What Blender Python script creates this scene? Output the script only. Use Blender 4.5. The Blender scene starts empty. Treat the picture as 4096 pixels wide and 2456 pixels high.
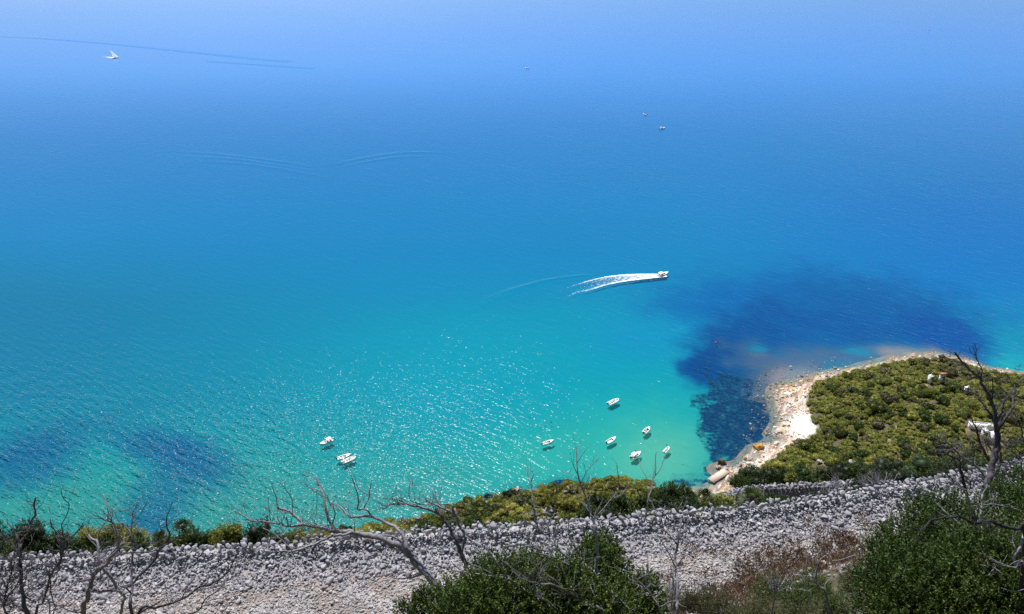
import bpy, bmesh, math, random
import numpy as np
from mathutils import Vector

# ---------------------------------------------------------------- camera, world, sun, exposure
scene = bpy.context.scene
COL = scene.collection
R = math.radians
H = 228.0                       # eye height above the sea
PITCH = R(28.0)
FPX = 2048.0 / math.tan(R(32.5))
cam_d = bpy.data.cameras.new("camera")
cam_d.sensor_fit = 'HORIZONTAL'
cam_d.angle = R(65.0)
cam_d.clip_start = 0.3
cam_d.clip_end = 80000
cam = bpy.data.objects.new("camera", cam_d)
cam.location = (0, 0, H)
cam.rotation_euler = (R(90) - PITCH, 0, 0)
COL.objects.link(cam)
scene.camera = cam

SUN_EL, SUN_AZ = R(56), R(-17)   # ahead of the camera and a little to the left
world = bpy.data.worlds.new("World")
scene.world = world
world.use_nodes = True
wn = world.node_tree.nodes; wl = world.node_tree.links
for n in list(wn): wn.remove(n)
sky = wn.new('ShaderNodeTexSky'); sky.sky_type = 'NISHITA'; sky.sun_disc = False
sky.sun_elevation = SUN_EL; sky.sun_rotation = SUN_AZ % (2 * math.pi)
sky.altitude = 0; sky.air_density = 1.0; sky.dust_density = 0.0; sky.ozone_density = 1.0
bg = wn.new('ShaderNodeBackground'); bg.inputs['Strength'].default_value = 0.075
wo = wn.new('ShaderNodeOutputWorld')
wl.new(sky.outputs[0], bg.inputs[0]); wl.new(bg.outputs[0], wo.inputs[0])

sl = bpy.data.lights.new("sun", 'SUN'); sl.energy = 4.9; sl.angle = R(0.5); sl.color = (1.0, 0.985, 0.96)
so = bpy.data.objects.new("sun", sl); COL.objects.link(so)
sdir = Vector((math.sin(SUN_AZ) * math.cos(SUN_EL), math.cos(SUN_AZ) * math.cos(SUN_EL), math.sin(SUN_EL)))
so.rotation_euler = sdir.to_track_quat('Z', 'Y').to_euler()
so.location = (0, 0, 400)

scene.view_settings.view_transform = 'Standard'
scene.view_settings.look = 'None'
scene.view_settings.exposure = 0.3
scene.view_settings.gamma = 1.0
scene.view_settings.use_curve_mapping = False
scene.render.engine = 'CYCLES'
scene.cycles.max_bounces = 5
scene.cycles.diffuse_bounces = 2
scene.cycles.glossy_bounces = 2
scene.cycles.transmission_bounces = 2
scene.cycles.transparent_max_bounces = 8
scene.cycles.sample_clamp_indirect = 1.5
scene.cycles.caustics_reflective = False
scene.cycles.use_denoising = False
scene.cycles.sample_clamp_direct = 1.6
scene.cycles.use_adaptive_sampling = False
scene.cycles.pixel_filter_type = 'BLACKMAN_HARRIS'

rng = np.random.default_rng(7)
random.seed(7)

# ---------------------------------------------------------------- photograph <-> world helpers (photo pixels 4096 x 2456)
CP, SP = math.cos(PITCH), math.sin(PITCH)
def ray(X, Y):
    a = (np.asarray(X, float) - 2048) / FPX; b = (1228 - np.asarray(Y, float)) / FPX
    return a, CP + b * SP, -SP + b * CP
def at_depth(X, Y, t):
    a, b, c = ray(X, Y); return np.array([a * t, b * t, H + c * t])
def at_z(X, Y, z=0.0):
    a, b, c = ray(X, Y); t = (z - H) / c
    return np.array([a * t, b * t, H + c * t])
def proj(x, y, z):
    zz = z - H
    d = y * CP - zz * SP; u = y * SP + zz * CP
    d = np.maximum(d, 1e-3)
    return 2048 + FPX * x / d, 1228 - FPX * u / d, d

def _hash(ix, iy, s):
    h = (ix.astype(np.int64) * 374761393 + iy.astype(np.int64) * 668265263 + s * 1442695041) & 0x7fffffff
    h = ((h ^ (h >> 13)) * 1274126177) & 0x7fffffff
    return ((h ^ (h >> 16)) & 0xffff) / 65535.0
def vnoise(x, y, s=0):
    x = np.asarray(x, float); y = np.asarray(y, float)
    ix = np.floor(x); iy = np.floor(y); fx = x - ix; fy = y - iy
    fx = fx * fx * (3 - 2 * fx); fy = fy * fy * (3 - 2 * fy)
    a = _hash(ix, iy, s); b = _hash(ix + 1, iy, s); c = _hash(ix, iy + 1, s); d = _hash(ix + 1, iy + 1, s)
    return (a + (b - a) * fx) * (1 - fy) + (c + (d - c) * fx) * fy
def fbm(x, y, s=0, o=4):
    r = 0; a = 0.5; t = 0
    for i in range(o):
        r = r + a * vnoise(x, y, s + i * 17); t += a
        x = x * 2.03 + 5.1; y = y * 2.03 + 1.7; a *= 0.5
    return r / t
def smooth(e0, e1, v):
    t = np.clip((v - e0) / (e1 - e0), 0, 1); return t * t * (3 - 2 * t)

def poly_sd(x, y, poly):
    """signed distance, positive inside"""
    x = np.asarray(x, float); y = np.asarray(y, float)
    best = np.full(x.shape, 1e18); ins = np.zeros(x.shape, bool)
    n = len(poly)
    for i in range(n):
        ax, ay = poly[i]; bx, by = poly[(i + 1) % n]
        dx, dy = bx - ax, by - ay
        t = np.clip(((x - ax) * dx + (y - ay) * dy) / (dx * dx + dy * dy + 1e-9), 0, 1)
        best = np.minimum(best, (x - ax - t * dx) ** 2 + (y - ay - t * dy) ** 2)
        if ay != by:
            c = ((ay > y) != (by > y)) & (x < (bx - ax) * (y - ay) / (by - ay) + ax)
            ins ^= c
    d = np.sqrt(best)
    return np.where(ins, d, -d)

# ---------------------------------------------------------------- object helpers
def tag(o, label=None, cat=None, group=None, kind=None):
    if label: o['label'] = label
    if cat: o['category'] = cat
    if group: o['group'] = group
    if kind: o['kind'] = kind
    return o
def empty(name, loc, rz=0.0, **k):
    o = bpy.data.objects.new(name, None); COL.objects.link(o)
    o.location = tuple(float(v) for v in loc); o.rotation_euler = (0, 0, rz)
    o.empty_display_size = 0.2
    return tag(o, **k)
def mesh(name, V, faces, mat, parent=None, smooth_=False, attrs=None, cols=None):
    """faces: list of integer arrays (n,k)"""
    V = np.asarray(V, np.float32)
    me = bpy.data.meshes.new(name)
    me.vertices.add(len(V)); me.vertices.foreach_set('co', V.ravel())
    faces = [np.asarray(f, np.int32) for f in faces if len(f)]
    loops = np.concatenate([f.ravel() for f in faces])
    sizes = np.concatenate([np.full(len(f), f.shape[1], np.int32) for f in faces])
    starts = np.concatenate([[0], np.cumsum(sizes)[:-1]]).astype(np.int32)
    me.loops.add(len(loops)); me.loops.foreach_set('vertex_index', loops)
    me.polygons.add(len(sizes)); me.polygons.foreach_set('loop_start', starts)
    me.polygons.foreach_set('loop_total', sizes)
    me.update(calc_edges=True)
    if smooth_: me.polygons.foreach_set('use_smooth', np.ones(len(sizes), bool))
    if attrs:
        for k, a in attrs.items():
            at = me.attributes.new(k, 'FLOAT', 'POINT'); at.data.foreach_set('value', np.asarray(a, np.float32).ravel())
    if cols is not None:
        at = me.color_attributes.new('Col', 'FLOAT_COLOR', 'POINT')
        c = np.ones((len(V), 4), np.float32); c[:, :3] = cols; at.data.foreach_set('color', c.ravel())
    if isinstance(mat, (list, tuple)):
        for m in mat: me.materials.append(m)
    else: me.materials.append(mat)
    o = bpy.data.objects.new(name, me); COL.objects.link(o)
    if parent: o.parent = parent
    return o
def copy_tree(o, parent=None):
    c = o.copy(); COL.objects.link(c)
    if parent is not None: c.parent = parent
    for ch in list(o.children): copy_tree(ch, c)
    return c
class MB:
    """collects pieces into one mesh"""
    def __init__(s): s.V = []; s.F = {}; s.n = 0
    def add(s, V, F):
        V = np.asarray(V, float); s.V.append(V)
        for f in F if isinstance(F, list) else [F]:
            f = np.asarray(f); s.F.setdefault(f.shape[1], []).append(f + s.n)
        s.n += len(V)
    def build(s, name, mat, parent=None, smooth_=False, **k):
        return mesh(name, np.concatenate(s.V), [np.concatenate(v) for v in s.F.values()], mat, parent, smooth_, **k)
    def box(s, c, d, rz=0.0, taper=1.0):
        c = np.array(c, float); d = np.array(d, float) / 2
        v = np.array([(sx, sy, sz) for sz in (-1, 1) for sy in (-1, 1) for sx in (-1, 1)], float)
        v[4:, :2] *= taper; v *= d
        cr, sr = math.cos(rz), math.sin(rz)
        v = np.stack([v[:, 0] * cr - v[:, 1] * sr, v[:, 0] * sr + v[:, 1] * cr, v[:, 2]], 1)
        s.add(v + c, np.array([(0, 2, 3, 1), (4, 5, 7, 6), (0, 1, 5, 4), (2, 6, 7, 3), (0, 4, 6, 2), (1, 3, 7, 5)]))

_ico = {}
def ico(sub):
    if sub not in _ico:
        bm = bmesh.new(); bmesh.ops.create_icosphere(bm, subdivisions=sub, radius=1)
        _ico[sub] = (np.array([v.co[:] for v in bm.verts]), np.array([[v.index for v in f.verts] for f in bm.faces])); bm.free()
    return _ico[sub]
def rot_rand(n, rg, tilt=3.14):
    """n random rotation matrices"""
    q = rg.normal(size=(n, 4))
    if tilt < 3:
        a = rg.uniform(0, 2 * math.pi, n); t = rg.uniform(-tilt, tilt, n) / 2
        ax = rg.uniform(0, 2 * math.pi, n)
        # q = tilt * yaw
        q1 = np.stack([np.cos(t), np.sin(t) * np.cos(ax), np.sin(t) * np.sin(ax), 0 * t], 1)
        q2 = np.stack([np.cos(a / 2), 0 * a, 0 * a, np.sin(a / 2)], 1)
        w = q1[:, 0] * q2[:, 0] - q1[:, 3] * q2[:, 3]; x = q1[:, 1] * q2[:, 0] + q1[:, 2] * q2[:, 3]
        y = q1[:, 2] * q2[:, 0] - q1[:, 1] * q2[:, 3]; z = q1[:, 0] * q2[:, 3]
        q = np.stack([w, x, y, z], 1)
    q /= np.linalg.norm(q, axis=1, keepdims=True)
    w, x, y, z = q.T
    return np.stack([1 - 2 * (y * y + z * z), 2 * (x * y - z * w), 2 * (x * z + y * w),
                     2 * (x * y + z * w), 1 - 2 * (x * x + z * z), 2 * (y * z - x * w),
                     2 * (x * z - y * w), 2 * (y * z + x * w), 1 - 2 * (x * x + y * y)], 1).reshape(n, 3, 3)
def rocks(P, S, sub, rg, flat=0.65, tilt=3.14, jag=0.22):
    """P (n,3) centres, S (n,) half sizes -> V, F, per-vertex tone"""
    bv, bf = ico(sub); n = len(P); k = len(bv)
    v = np.repeat(bv[None], n, 0)
    # blocky: push towards a cube, then planar cuts
    e = rg.uniform(0.2, 0.95, (n, 1, 1))
    cubed = v / np.max(np.abs(v), axis=2, keepdims=True)
    v = v * (1 - e) + cubed * e * 0.8
    for _ in range(11 if sub > 1 else 4):
        d = rg.normal(size=(n, 1, 3)); d /= np.linalg.norm(d, axis=2, keepdims=True)
        c = rg.uniform(0.42, 0.74, (n, 1, 1))
        ov = np.maximum((v * d).sum(2, keepdims=True) - c, 0); v = v - ov * d
    v = v * (1 + rg.uniform(-jag, jag, (n, k, 1)) * (0.5 if sub > 1 else 1))
    sc = np.stack([rg.uniform(0.8, 1.35, n), rg.uniform(0.65, 1.05, n), rg.uniform(flat * 0.7, flat * 1.25, n)], 1)
    v = v * sc[:, None, :] * np.asarray(S)[:, None, None]
    M = rot_rand(n, rg, tilt)
    v = np.einsum('nij,nkj->nki', M, v) + np.asarray(P)[:, None, :]
    F = (bf[None] + (np.arange(n) * k)[:, None, None]).reshape(-1, 3)
    return v.reshape(-1, 3), F, np.repeat(rg.uniform(0, 1, n), k)

def crom(P, n):
    """Catmull-Rom through rows of P, n points per span"""
    P = np.asarray(P, float)
    if len(P) < 3:
        t = np.linspace(0, 1, n + 1)[:, None]; return P[0] * (1 - t) + P[-1] * t
    Q = np.vstack([2 * P[0] - P[1], P, 2 * P[-1] - P[-2]]); out = []
    for i in range(1, len(Q) - 2):
        p0, p1, p2, p3 = Q[i - 1:i + 3]
        for t in np.linspace(0, 1, n, endpoint=False):
            out.append(0.5 * (2 * p1 + (p2 - p0) * t + (2 * p0 - 5 * p1 + 4 * p2 - p3) * t * t + (3 * p1 - p0 - 3 * p2 + p3) * t ** 3))
    out.append(P[-1]); return np.array(out)
def tube(mb, P, rad, sides=7, lump=0.12, rg=rng):
    P = np.asarray(P, float); rad = np.asarray(rad, float); n = len(P)
    T = np.gradient(P, axis=0); T /= np.linalg.norm(T, axis=1, keepdims=True) + 1e-9
    ref = np.array([0.3, 0.5, 0.8]); A = []
    a = np.cross(T[0], ref); a /= np.linalg.norm(a)
    for i in range(n):
        a = a - T[i] * a.dot(T[i]); a /= np.linalg.norm(a) + 1e-9; A.append(a)
    A = np.array(A); B = np.cross(T, A)
    th = np.arange(sides) / sides * 2 * math.pi
    rr = rad[:, None] * (1 + rg.uniform(-lump, lump, (n, sides)))
    V = P[:, None] + rr[..., None] * (np.cos(th)[None, :, None] * A[:, None] + np.sin(th)[None, :, None] * B[:, None])
    V = np.concatenate([V.reshape(-1, 3), P[:1], P[-1:]])
    i = np.arange(n - 1)[:, None] * sides; j = np.arange(sides)[None]; j2 = (j + 1) % sides
    F = np.stack([i + j, i + j2, i + sides + j2, i + sides + j], 2).reshape(-1, 4)
    c0, c1 = n * sides, n * sides + 1
    j = np.arange(sides)
    caps = np.concatenate([np.stack([j, np.full(sides, c0), (j + 1) % sides], 1)[:, ::1],
                           np.stack([(n - 1) * sides + j, (n - 1) * sides + (j + 1) % sides, np.full(sides, c1)], 1)])
    mb.add(V, [F, caps])

# ---------------------------------------------------------------- materials
def new_mat(name):
    m = bpy.data.materials.new(name); m.use_nodes = True
    nt = m.node_tree; b = nt.nodes['Principled BSDF']
    return m, nt, b
def N(nt, t, **k):
    n = nt.nodes.new(t)
    for a, v in k.items():
        if a in n.inputs: n.inputs[a].default_value = v
        else: setattr(n, a, v)
    return n
def plain(name, col, rough=0.5, var=0.0, scale=3.0, bump=0.0, spec=0.5, metallic=0.0):
    m, nt, b = new_mat(name)
    b.inputs['Roughness'].default_value = rough; b.inputs['Specular IOR Level'].default_value = spec
    b.inputs['Metallic'].default_value = metallic
    b.inputs['Base Color'].default_value = (*col, 1)
    if var or bump:
        tc = N(nt, 'ShaderNodeTexCoord'); nz = N(nt, 'ShaderNodeTexNoise', Scale=scale, Detail=6.0, Roughness=0.6)
        nt.links.new(tc.outputs['Object'], nz.inputs['Vector'])
        if var:
            mx = N(nt, 'ShaderNodeMix', data_type='RGBA')
            mx.inputs[6].default_value = (*[c * (1 - var) for c in col], 1); mx.inputs[7].default_value = (*[min(1, c * (1 + var)) for c in col], 1)
            nt.links.new(nz.outputs['Fac'], mx.inputs[0]); nt.links.new(mx.outputs[2], b.inputs['Base Color'])
        if bump:
            bp = N(nt, 'ShaderNodeBump', Strength=bump, Distance=0.05)
            nt.links.new(nz.outputs['Fac'], bp.inputs['Height']); nt.links.new(bp.outputs[0], b.inputs['Normal'])
    return m
def ramp(nt, stops, interp='LINEAR'):
    r = N(nt, 'ShaderNodeValToRGB'); cr = r.color_ramp; cr.interpolation = interp
    while len(cr.elements) < len(stops): cr.elements.new(0.5)
    for e, (p, c) in zip(cr.elements, stops): e.position = p; e.color = (*c, 1)
    return r
def leaf_mat(name, stops, trans=0.25, rough=0.55, objvar=0.25):
    """leaf colour from the per-leaf attribute v, shifted a little per object"""
    m, nt, b = new_mat(name)
    at = N(nt, 'ShaderNodeAttribute', attribute_name='v'); oi = N(nt, 'ShaderNodeObjectInfo')
    sub = N(nt, 'ShaderNodeMath', operation='MULTIPLY_ADD'); sub.inputs[1].default_value = objvar * 2; sub.inputs[2].default_value = -objvar
    add = N(nt, 'ShaderNodeMath', operation='ADD'); add.use_clamp = True
    nt.links.new(oi.outputs['Random'], sub.inputs[0]); nt.links.new(sub.outputs[0], add.inputs[0]); nt.links.new(at.outputs['Fac'], add.inputs[1])
    r = ramp(nt, stops); nt.links.new(add.outputs[0], r.inputs[0])
    nt.links.new(r.outputs[0], b.inputs['Base Color']); b.inputs['Roughness'].default_value = rough
    b.inputs['Specular IOR Level'].default_value = 0.35
    tr = N(nt, 'ShaderNodeBsdfTranslucent'); mix = N(nt, 'ShaderNodeMixShader'); mix.inputs[0].default_value = trans
    nt.links.new(r.outputs[0], tr.inputs[0])
    out = nt.nodes['Material Output']
    nt.links.new(b.outputs[0], mix.inputs[1]); nt.links.new(tr.outputs[0], mix.inputs[2]); nt.links.new(mix.outputs[0], out.inputs[0])
    return m
def stone_mat(name, stops, scale=14.0, bump=0.5):
    m, nt, b = new_mat(name)
    at = N(nt, 'ShaderNodeAttribute', attribute_name='v'); tc = N(nt, 'ShaderNodeTexCoord')
    nz = N(nt, 'ShaderNodeTexNoise', Scale=scale, Detail=8.0, Roughness=0.7)
    big = N(nt, 'ShaderNodeTexNoise', Scale=scale * 0.05, Detail=3.0)
    nt.links.new(tc.outputs['Object'], nz.inputs['Vector']); nt.links.new(tc.outputs['Object'], big.inputs['Vector'])
    a1 = N(nt, 'ShaderNodeMath', operation='MULTIPLY_ADD'); a1.inputs[1].default_value = 0.7; a1.inputs[2].default_value = -0.35
    nt.links.new(nz.outputs['Fac'], a1.inputs[0])
    a2 = N(nt, 'ShaderNodeMath', operation='ADD'); nt.links.new(a1.outputs[0], a2.inputs[0]); nt.links.new(at.outputs['Fac'], a2.inputs[1])
    a3 = N(nt, 'ShaderNodeMath', operation='MULTIPLY_ADD'); a3.inputs[1].default_value = 0.8; a3.inputs[2].default_value = -0.4
    nt.links.new(big.outputs['Fac'], a3.inputs[0])
    a4 = N(nt, 'ShaderNodeMath', operation='ADD'); a4.use_clamp = True; nt.links.new(a2.outputs[0], a4.inputs[0]); nt.links.new(a3.outputs[0], a4.inputs[1])
    r = ramp(nt, stops); nt.links.new(a4.outputs[0], r.inputs[0]); nt.links.new(r.outputs[0], b.inputs['Base Color'])
    b.inputs['Roughness'].default_value = 0.85; b.inputs['Specular IOR Level'].default_value = 0.3
    bp = N(nt, 'ShaderNodeBump', Strength=bump, Distance=0.03); nt.links.new(nz.outputs['Fac'], bp.inputs['Height']); nt.links.new(bp.outputs[0], b.inputs['Normal'])
    return m
def s2l(c):
    c = np.asarray(c, float) / 255.0
    return np.where(c <= 0.04045, c / 12.92, ((c + 0.055) / 1.055) ** 2.4)

M_stone = stone_mat('limestone', [(0, (.15, .145, .155)), (.35, (.24, .235, .265)), (.7, (.37, .36, .395)), (1, (.52, .50, .51))])
M_gravel = stone_mat('gravel stone', [(0, (.08, .065, .065)), (.3, (.23, .21, .215)), (.65, (.38, .35, .345)), (1, (.56, .52, .50))], 20)
M_shore = stone_mat('shore rock', [(0, (.10, .07, .055)), (.3, (.40, .25, .16)), (.6, (.62, .50, .38)), (1, (.85, .76, .66))], 2.0, .3)
M_bark = stone_mat('dead grey wood', [(0, (.06, .054, .06)), (.4, (.18, .168, .19)), (.75, (.34, .32, .345)), (1, (.52, .50, .52))], 30, .6)
M_burnt = stone_mat('charred dark wood', [(0, (.012, .011, .013)), (.5, (.048, .043, .05)), (1, (.20, .18, .20))], 25, .6)
M_stem = plain('brown living stem', (.09, .07, .045), .8, .4, 20, .3)
M_maquis = leaf_mat('maquis leaves', [(0, (.032, .045, .010)), (.35, (.118, .146, .025)), (.7, (.25, .27, .05)), (1, (.46, .43, .11))], .3, .55, .36)
M_grey = leaf_mat('grey green leaves', [(0, (.06, .06, .025)), (.5, (.17, .165, .075)), (1, (.30, .27, .14))])
M_yel = leaf_mat('yellow green leaves', [(0, (.08, .075, .015)), (.4, (.26, .27, .05)), (.75, (.47, .45, .10)), (1, (.64, .60, .18))], .35)
M_dark = leaf_mat('dark green leaves', [(0, (.012, .022, .006)), (.5, (.036, .062, .014)), (1, (.105, .14, .028))], .2)
M_leaf = leaf_mat('glossy evergreen leaves', [(0, (.014, .030, .006)), (.4, (.038, .068, .012)), (.7, (.10, .15, .024)), (1, (.24, .30, .06))], .25, .55, .1)
M_palm = leaf_mat('fan palm fronds', [(0, (.015, .03, .008)), (.5, (.05, .08, .02)), (1, (.13, .15, .05))], .2, .45)
M_dry = leaf_mat('dry brown brush', [(0, (.07, .045, .035)), (.5, (.19, .12, .08)), (1, (.36, .26, .15))], .2, .8)
M_rust = leaf_mat('reddish dry foliage', [(0, (.12, .06, .04)), (.5, (.28, .15, .10)), (1, (.42, .27, .18))], .2, .8)

# ---------------------------------------------------------------- the lie of the land
ZR = 207.0                       # level of the gravel track below the viewpoint
def D(x, y): return x * 4096 / 2475.0, y * 4096 / 2475.0
_w = [at_z(*D(a, b), ZR + .50) for a, b in [(-500, 1380), (0, 1352), (300, 1338), (620, 1318), (930, 1292), (1240, 1270), (1480, 1253), (1600, 1243), (1850, 1222), (2000, 1200), (2150, 1175), (2300, 1150), (2475, 1118), (3000, 1020)]]
WX = np.array([p[0] for p in _w]); WY = np.array([p[1] for p in _w])
def wall_y(x): return np.interp(x, WX, WY)
def inner_y(x): return np.interp(x, [-40, 0, 3, 6.5, 9.5, 14, 22, 60], [15.5, 17.2, 18.0, 19.1, 20.2, 21.6, 25, 43])

shoreF = [(-900, 2260), (0, 2215), (600, 2195), (1000, 2172), (1250, 2150), (1400, 2130), (1567, 2110), (1744, 2070), (1824, 2036), (1930, 2005),
          (2040, 1985), (2149, 1965), (2278, 1950), (2433, 1938), (2560, 1950), (2655, 1968), (2740, 1962), (2800, 1956), (2865, 1940), (2912, 1908), (2884, 1886), (2866, 1866), (2900, 1858),
          (2950, 1862), (2979, 1832), (3025, 1786), (3112, 1765), (3088, 1726), (3112, 1690), (3125, 1648), (3110, 1633), (3098, 1572), (3103, 1542),
          (3153, 1528), (3234, 1512), (3275, 1496), (3345, 1480), (3420, 1466), (3500, 1444), (3560, 1428), (3650, 1414), (3750, 1412), (3850, 1432), (3960, 1470), (4096, 1490), (4300, 1506), (4700, 1520)]
shore = [tuple(at_z(a, b)[:2]) for a, b in shoreF]
land = shore + [(700, 100), (700, -60), (-400, -60)]
vegF = [(3256, 1526), (3233, 1577), (3225, 1622), (3244, 1673), (3272, 1712), (3256, 1746), (3151, 1780), (3134, 1808), (3089, 1837), (3030, 1875), (2990, 1935),
        (2960, 2050), (3300, 2060), (4500, 2050), (4700, 1540), (4300, 1530), (4096, 1502), (3960, 1484), (3870, 1460), (3770, 1434), (3650, 1434), (3560, 1450), (3470, 1472), (3377, 1490), (3320, 1510)]
veg = [tuple(at_z(a, b, 1.5)[:2]) for a, b in vegF]
coastveg = [tuple(at_z(a, b)[:2]) for a, b in [(-900, 2300), (0, 2230), (1000, 2190), (1400, 2145), (1744, 2085), (1950, 2020), (2150, 1975), (2433, 1948), (2655, 1975), (2740, 1960), (2800, 1990), (2900, 2100)]] + [(60, 190), (-400, 190)]

# second bend of the track, further down
P2 = np.array(sorted([tuple(at_depth(a_, b_, c_)) for a_, b_, c_ in [(2905, 1968, 73), (3010, 1945, 74), (3330, 1930, 76), (3640, 1905, 80), (3800, 1893, 84)]]))
def hgt(x, y):
    x = np.asarray(x, float); y = np.asarray(y, float)
    x, y = np.broadcast_arrays(x, y)
    sdl = poly_sd(x, y, land)
    rag = (fbm(x / 5, y / 5, 3) - .5) * 2.2 + (fbm(x / 1.3, y / 1.3, 9) - .5) * .7
    vd = np.clip(poly_sd(x, y, veg), -5, 90)
    base = np.where(sdl > 0, 0.04 + 0.10 * np.clip(sdl, 0, 10) + 0.5 * rag * smooth(9, 1, sdl), 0.42 * sdl + rag * .9 * smooth(-7, -.5, sdl))
    base = base + smooth(-3, 4, vd) * .6 + 0.12 * np.clip(vd, 0, 75) + (fbm(x / 22, y / 22, 5) - .5) * 3.0 * smooth(0, 15, vd)
    base = np.maximum(base, -9)
    yw = wall_y(x)
    u = x / np.maximum(y, 5)
    k = np.interp(u, [-.8, -.3, 0.05, .22, .36, .8], [1.06, 1.05, 1.02, 0.93, .88, .86])
    hs = ZR - 1.6 - (y - yw - .8) * k + (fbm(x / 6, y / 6, 11) - .5) * 1.2 * smooth(0, 6, y - yw)
    w2y = np.interp(x, P2[:, 0], P2[:, 1]); w2z = np.interp(x, P2[:, 0], P2[:, 2]); dy2 = w2y - y
    in2 = (x > P2[0, 0] - 6) & (x < P2[-1, 0] + 4)
    t2 = np.where(dy2 > 0, w2z - 2.3 + np.clip(dy2 - 3.5, 0, 99) * .83, w2z - 2.6 + dy2 * .9)
    hs = np.where(in2, np.minimum(hs, t2), hs)
    far = np.maximum(base, hs)
    yi = inner_y(x)
    road = ZR + (fbm(x / 1.5, y / 1.5, 21) - .5) * .12 + .20 * smooth(yw - 1.2, yw - .1, y)
    inner = ZR + (yi - y) * np.interp(yi - y, [0, 17], [.80, .86]) + (fbm(x / 2, y / 2, 23) - .5) * .6 * smooth(0, 1.5, yi - y)
    cap = np.interp(y, [-10, 0.4, 1.6, 3.0, 4.5], [H - 1.7, H - 1.8, H - 4.0, H - 8, 400])
    cap = np.where(y < 3, cap, 400)
    inner = np.where(y < 1.6, H - 1.8 - np.clip(y - .4, 0, 2) * 1.8, inner)
    near = np.where(y < yi, inner, road)
    return np.where(y > yw + .35, np.minimum(far, ZR - .0 - 2.0 * smooth(0.35, 1.1, y - yw)), near) * 1.0

def ground_at(x, y): return float(hgt(np.array([x]), np.array([y]))[0])
def ground_px(X, Y, t0=8.0, t1=520.0):
    a, b, c = ray(X, Y); t = np.linspace(t0, t1, 2500)
    z = hgt(a * t, b * t); hit = np.nonzero(H + c * t < z)[0]
    tt = t[hit[0]] if len(hit) else -H / c
    return np.array([a * tt, b * tt, H + c * tt])

# ---- terrain: one sheet from under the viewpoint down to the sea bed
us = np.concatenate([np.linspace(-1.3, -.8, 24, endpoint=False), np.linspace(-.8, 1.0, 560), np.linspace(1.0, 1.5, 24)[1:]])
ys = np.concatenate([[-12, -6, -3, -1, 0, .4, 1, 1.6, 2.2, 3, 4.5, 6], np.linspace(7.5, 32, 130), 32 + (np.geomspace(1, 420 / 3.0 + 1, 420) - 1)[1:] * 3.0])
Yg, Ug = np.meshgrid(ys, us, indexing='ij'); Xg = Ug * (Yg + 12)
Zg = hgt(Xg, Yg)
def grid_faces(nr, nc):
    i = np.arange(nr - 1)[:, None] * nc; j = np.arange(nc - 1)[None]
    return np.stack([i + j, i + j + 1, i + nc + j + 1, i + nc + j], 2).reshape(-1, 4)
sdL = poly_sd(Xg, Yg, land); vD = poly_sd(Xg, Yg, veg); cD = poly_sd(Xg, Yg, coastveg)
isveg = np.maximum(smooth(-1.5, 1.0, vD + (fbm(Xg / 3, Yg / 3, 31) - .5) * 3), smooth(-2, 2, cD))
isveg = np.where(Zg > 22, 1, isveg)
pX, pY, pD = proj(Xg, Yg, Zg)
soil = np.array([.10, .085, .04]); n1 = fbm(Xg / 4, Yg / 4, 33)[..., None]; n2 = fbm(Xg / .9, Yg / .9, 35)[..., None]
soilc = soil * (0.5 + n1) * (.6 + .8 * n2)
soilc = soilc + smooth(.64, .74, n1) * np.array([.28, .20, .13])
white = np.array([.88, .84, .78]); peach = np.array([.66, .45, .29]); brown = np.array([.26, .17, .12]); grey = np.array([.50, .47, .44])
sandw = np.exp(-(((pX - 3225) / 70) ** 2 + ((pY - 1705) / 50) ** 2))[..., None]
bc = white * .85 * (0.75 + .5 * n2)
bc = bc + (peach - bc) * smooth(.42, .56, fbm(Xg / 2.2, Yg / 2.2, 37))[..., None] * .9
bc = bc + (brown - bc) * smooth(.56, .66, fbm(Xg / 1.1, Yg / 1.6, 39))[..., None] * .85
bc = bc + (np.array([.70, .40, .06]) - bc) * smooth(.66, .72, fbm(Xg / 3, Yg / 3, 41))[..., None] * .8
bc = bc * (0.38 + .62 * smooth(.1, .8, Zg + (n2[..., 0] - .5) * .8))[..., None]
bc = bc + (white - bc) * np.clip(sandw * 1.6, 0, 1)
wet = np.array([.16, .22, .20]) * (.5 + 1.1 * n2); wet = wet + (np.array([.42, .27, .17]) - wet) * smooth(.48, .62, fbm(Xg / 3, Yg / 3, 45))[..., None] * .7
bc = bc + (wet - bc) * smooth(.12, -.10, Zg)[..., None]
tc_ = bc * (1 - isveg[..., None]) + soilc * isveg[..., None]
roadm = ((Yg > inner_y(Xg) - 1.2) & (Yg < wall_y(Xg) + .3) & (Zg > 200))[..., None]
rc = np.array([.40, .38, .385]) * (.7 + .6 * n2)
rc = rc + (np.array([.25, .16, .10]) - rc) * (smooth(1.0, 1.6, wall_y(Xg) - Yg)[..., None] * .8) * smooth(.5, .62, fbm(Xg / .9, Yg / .5, 43))[..., None] * .75
tc_ = np.where(roadm, rc, tc_)

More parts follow.
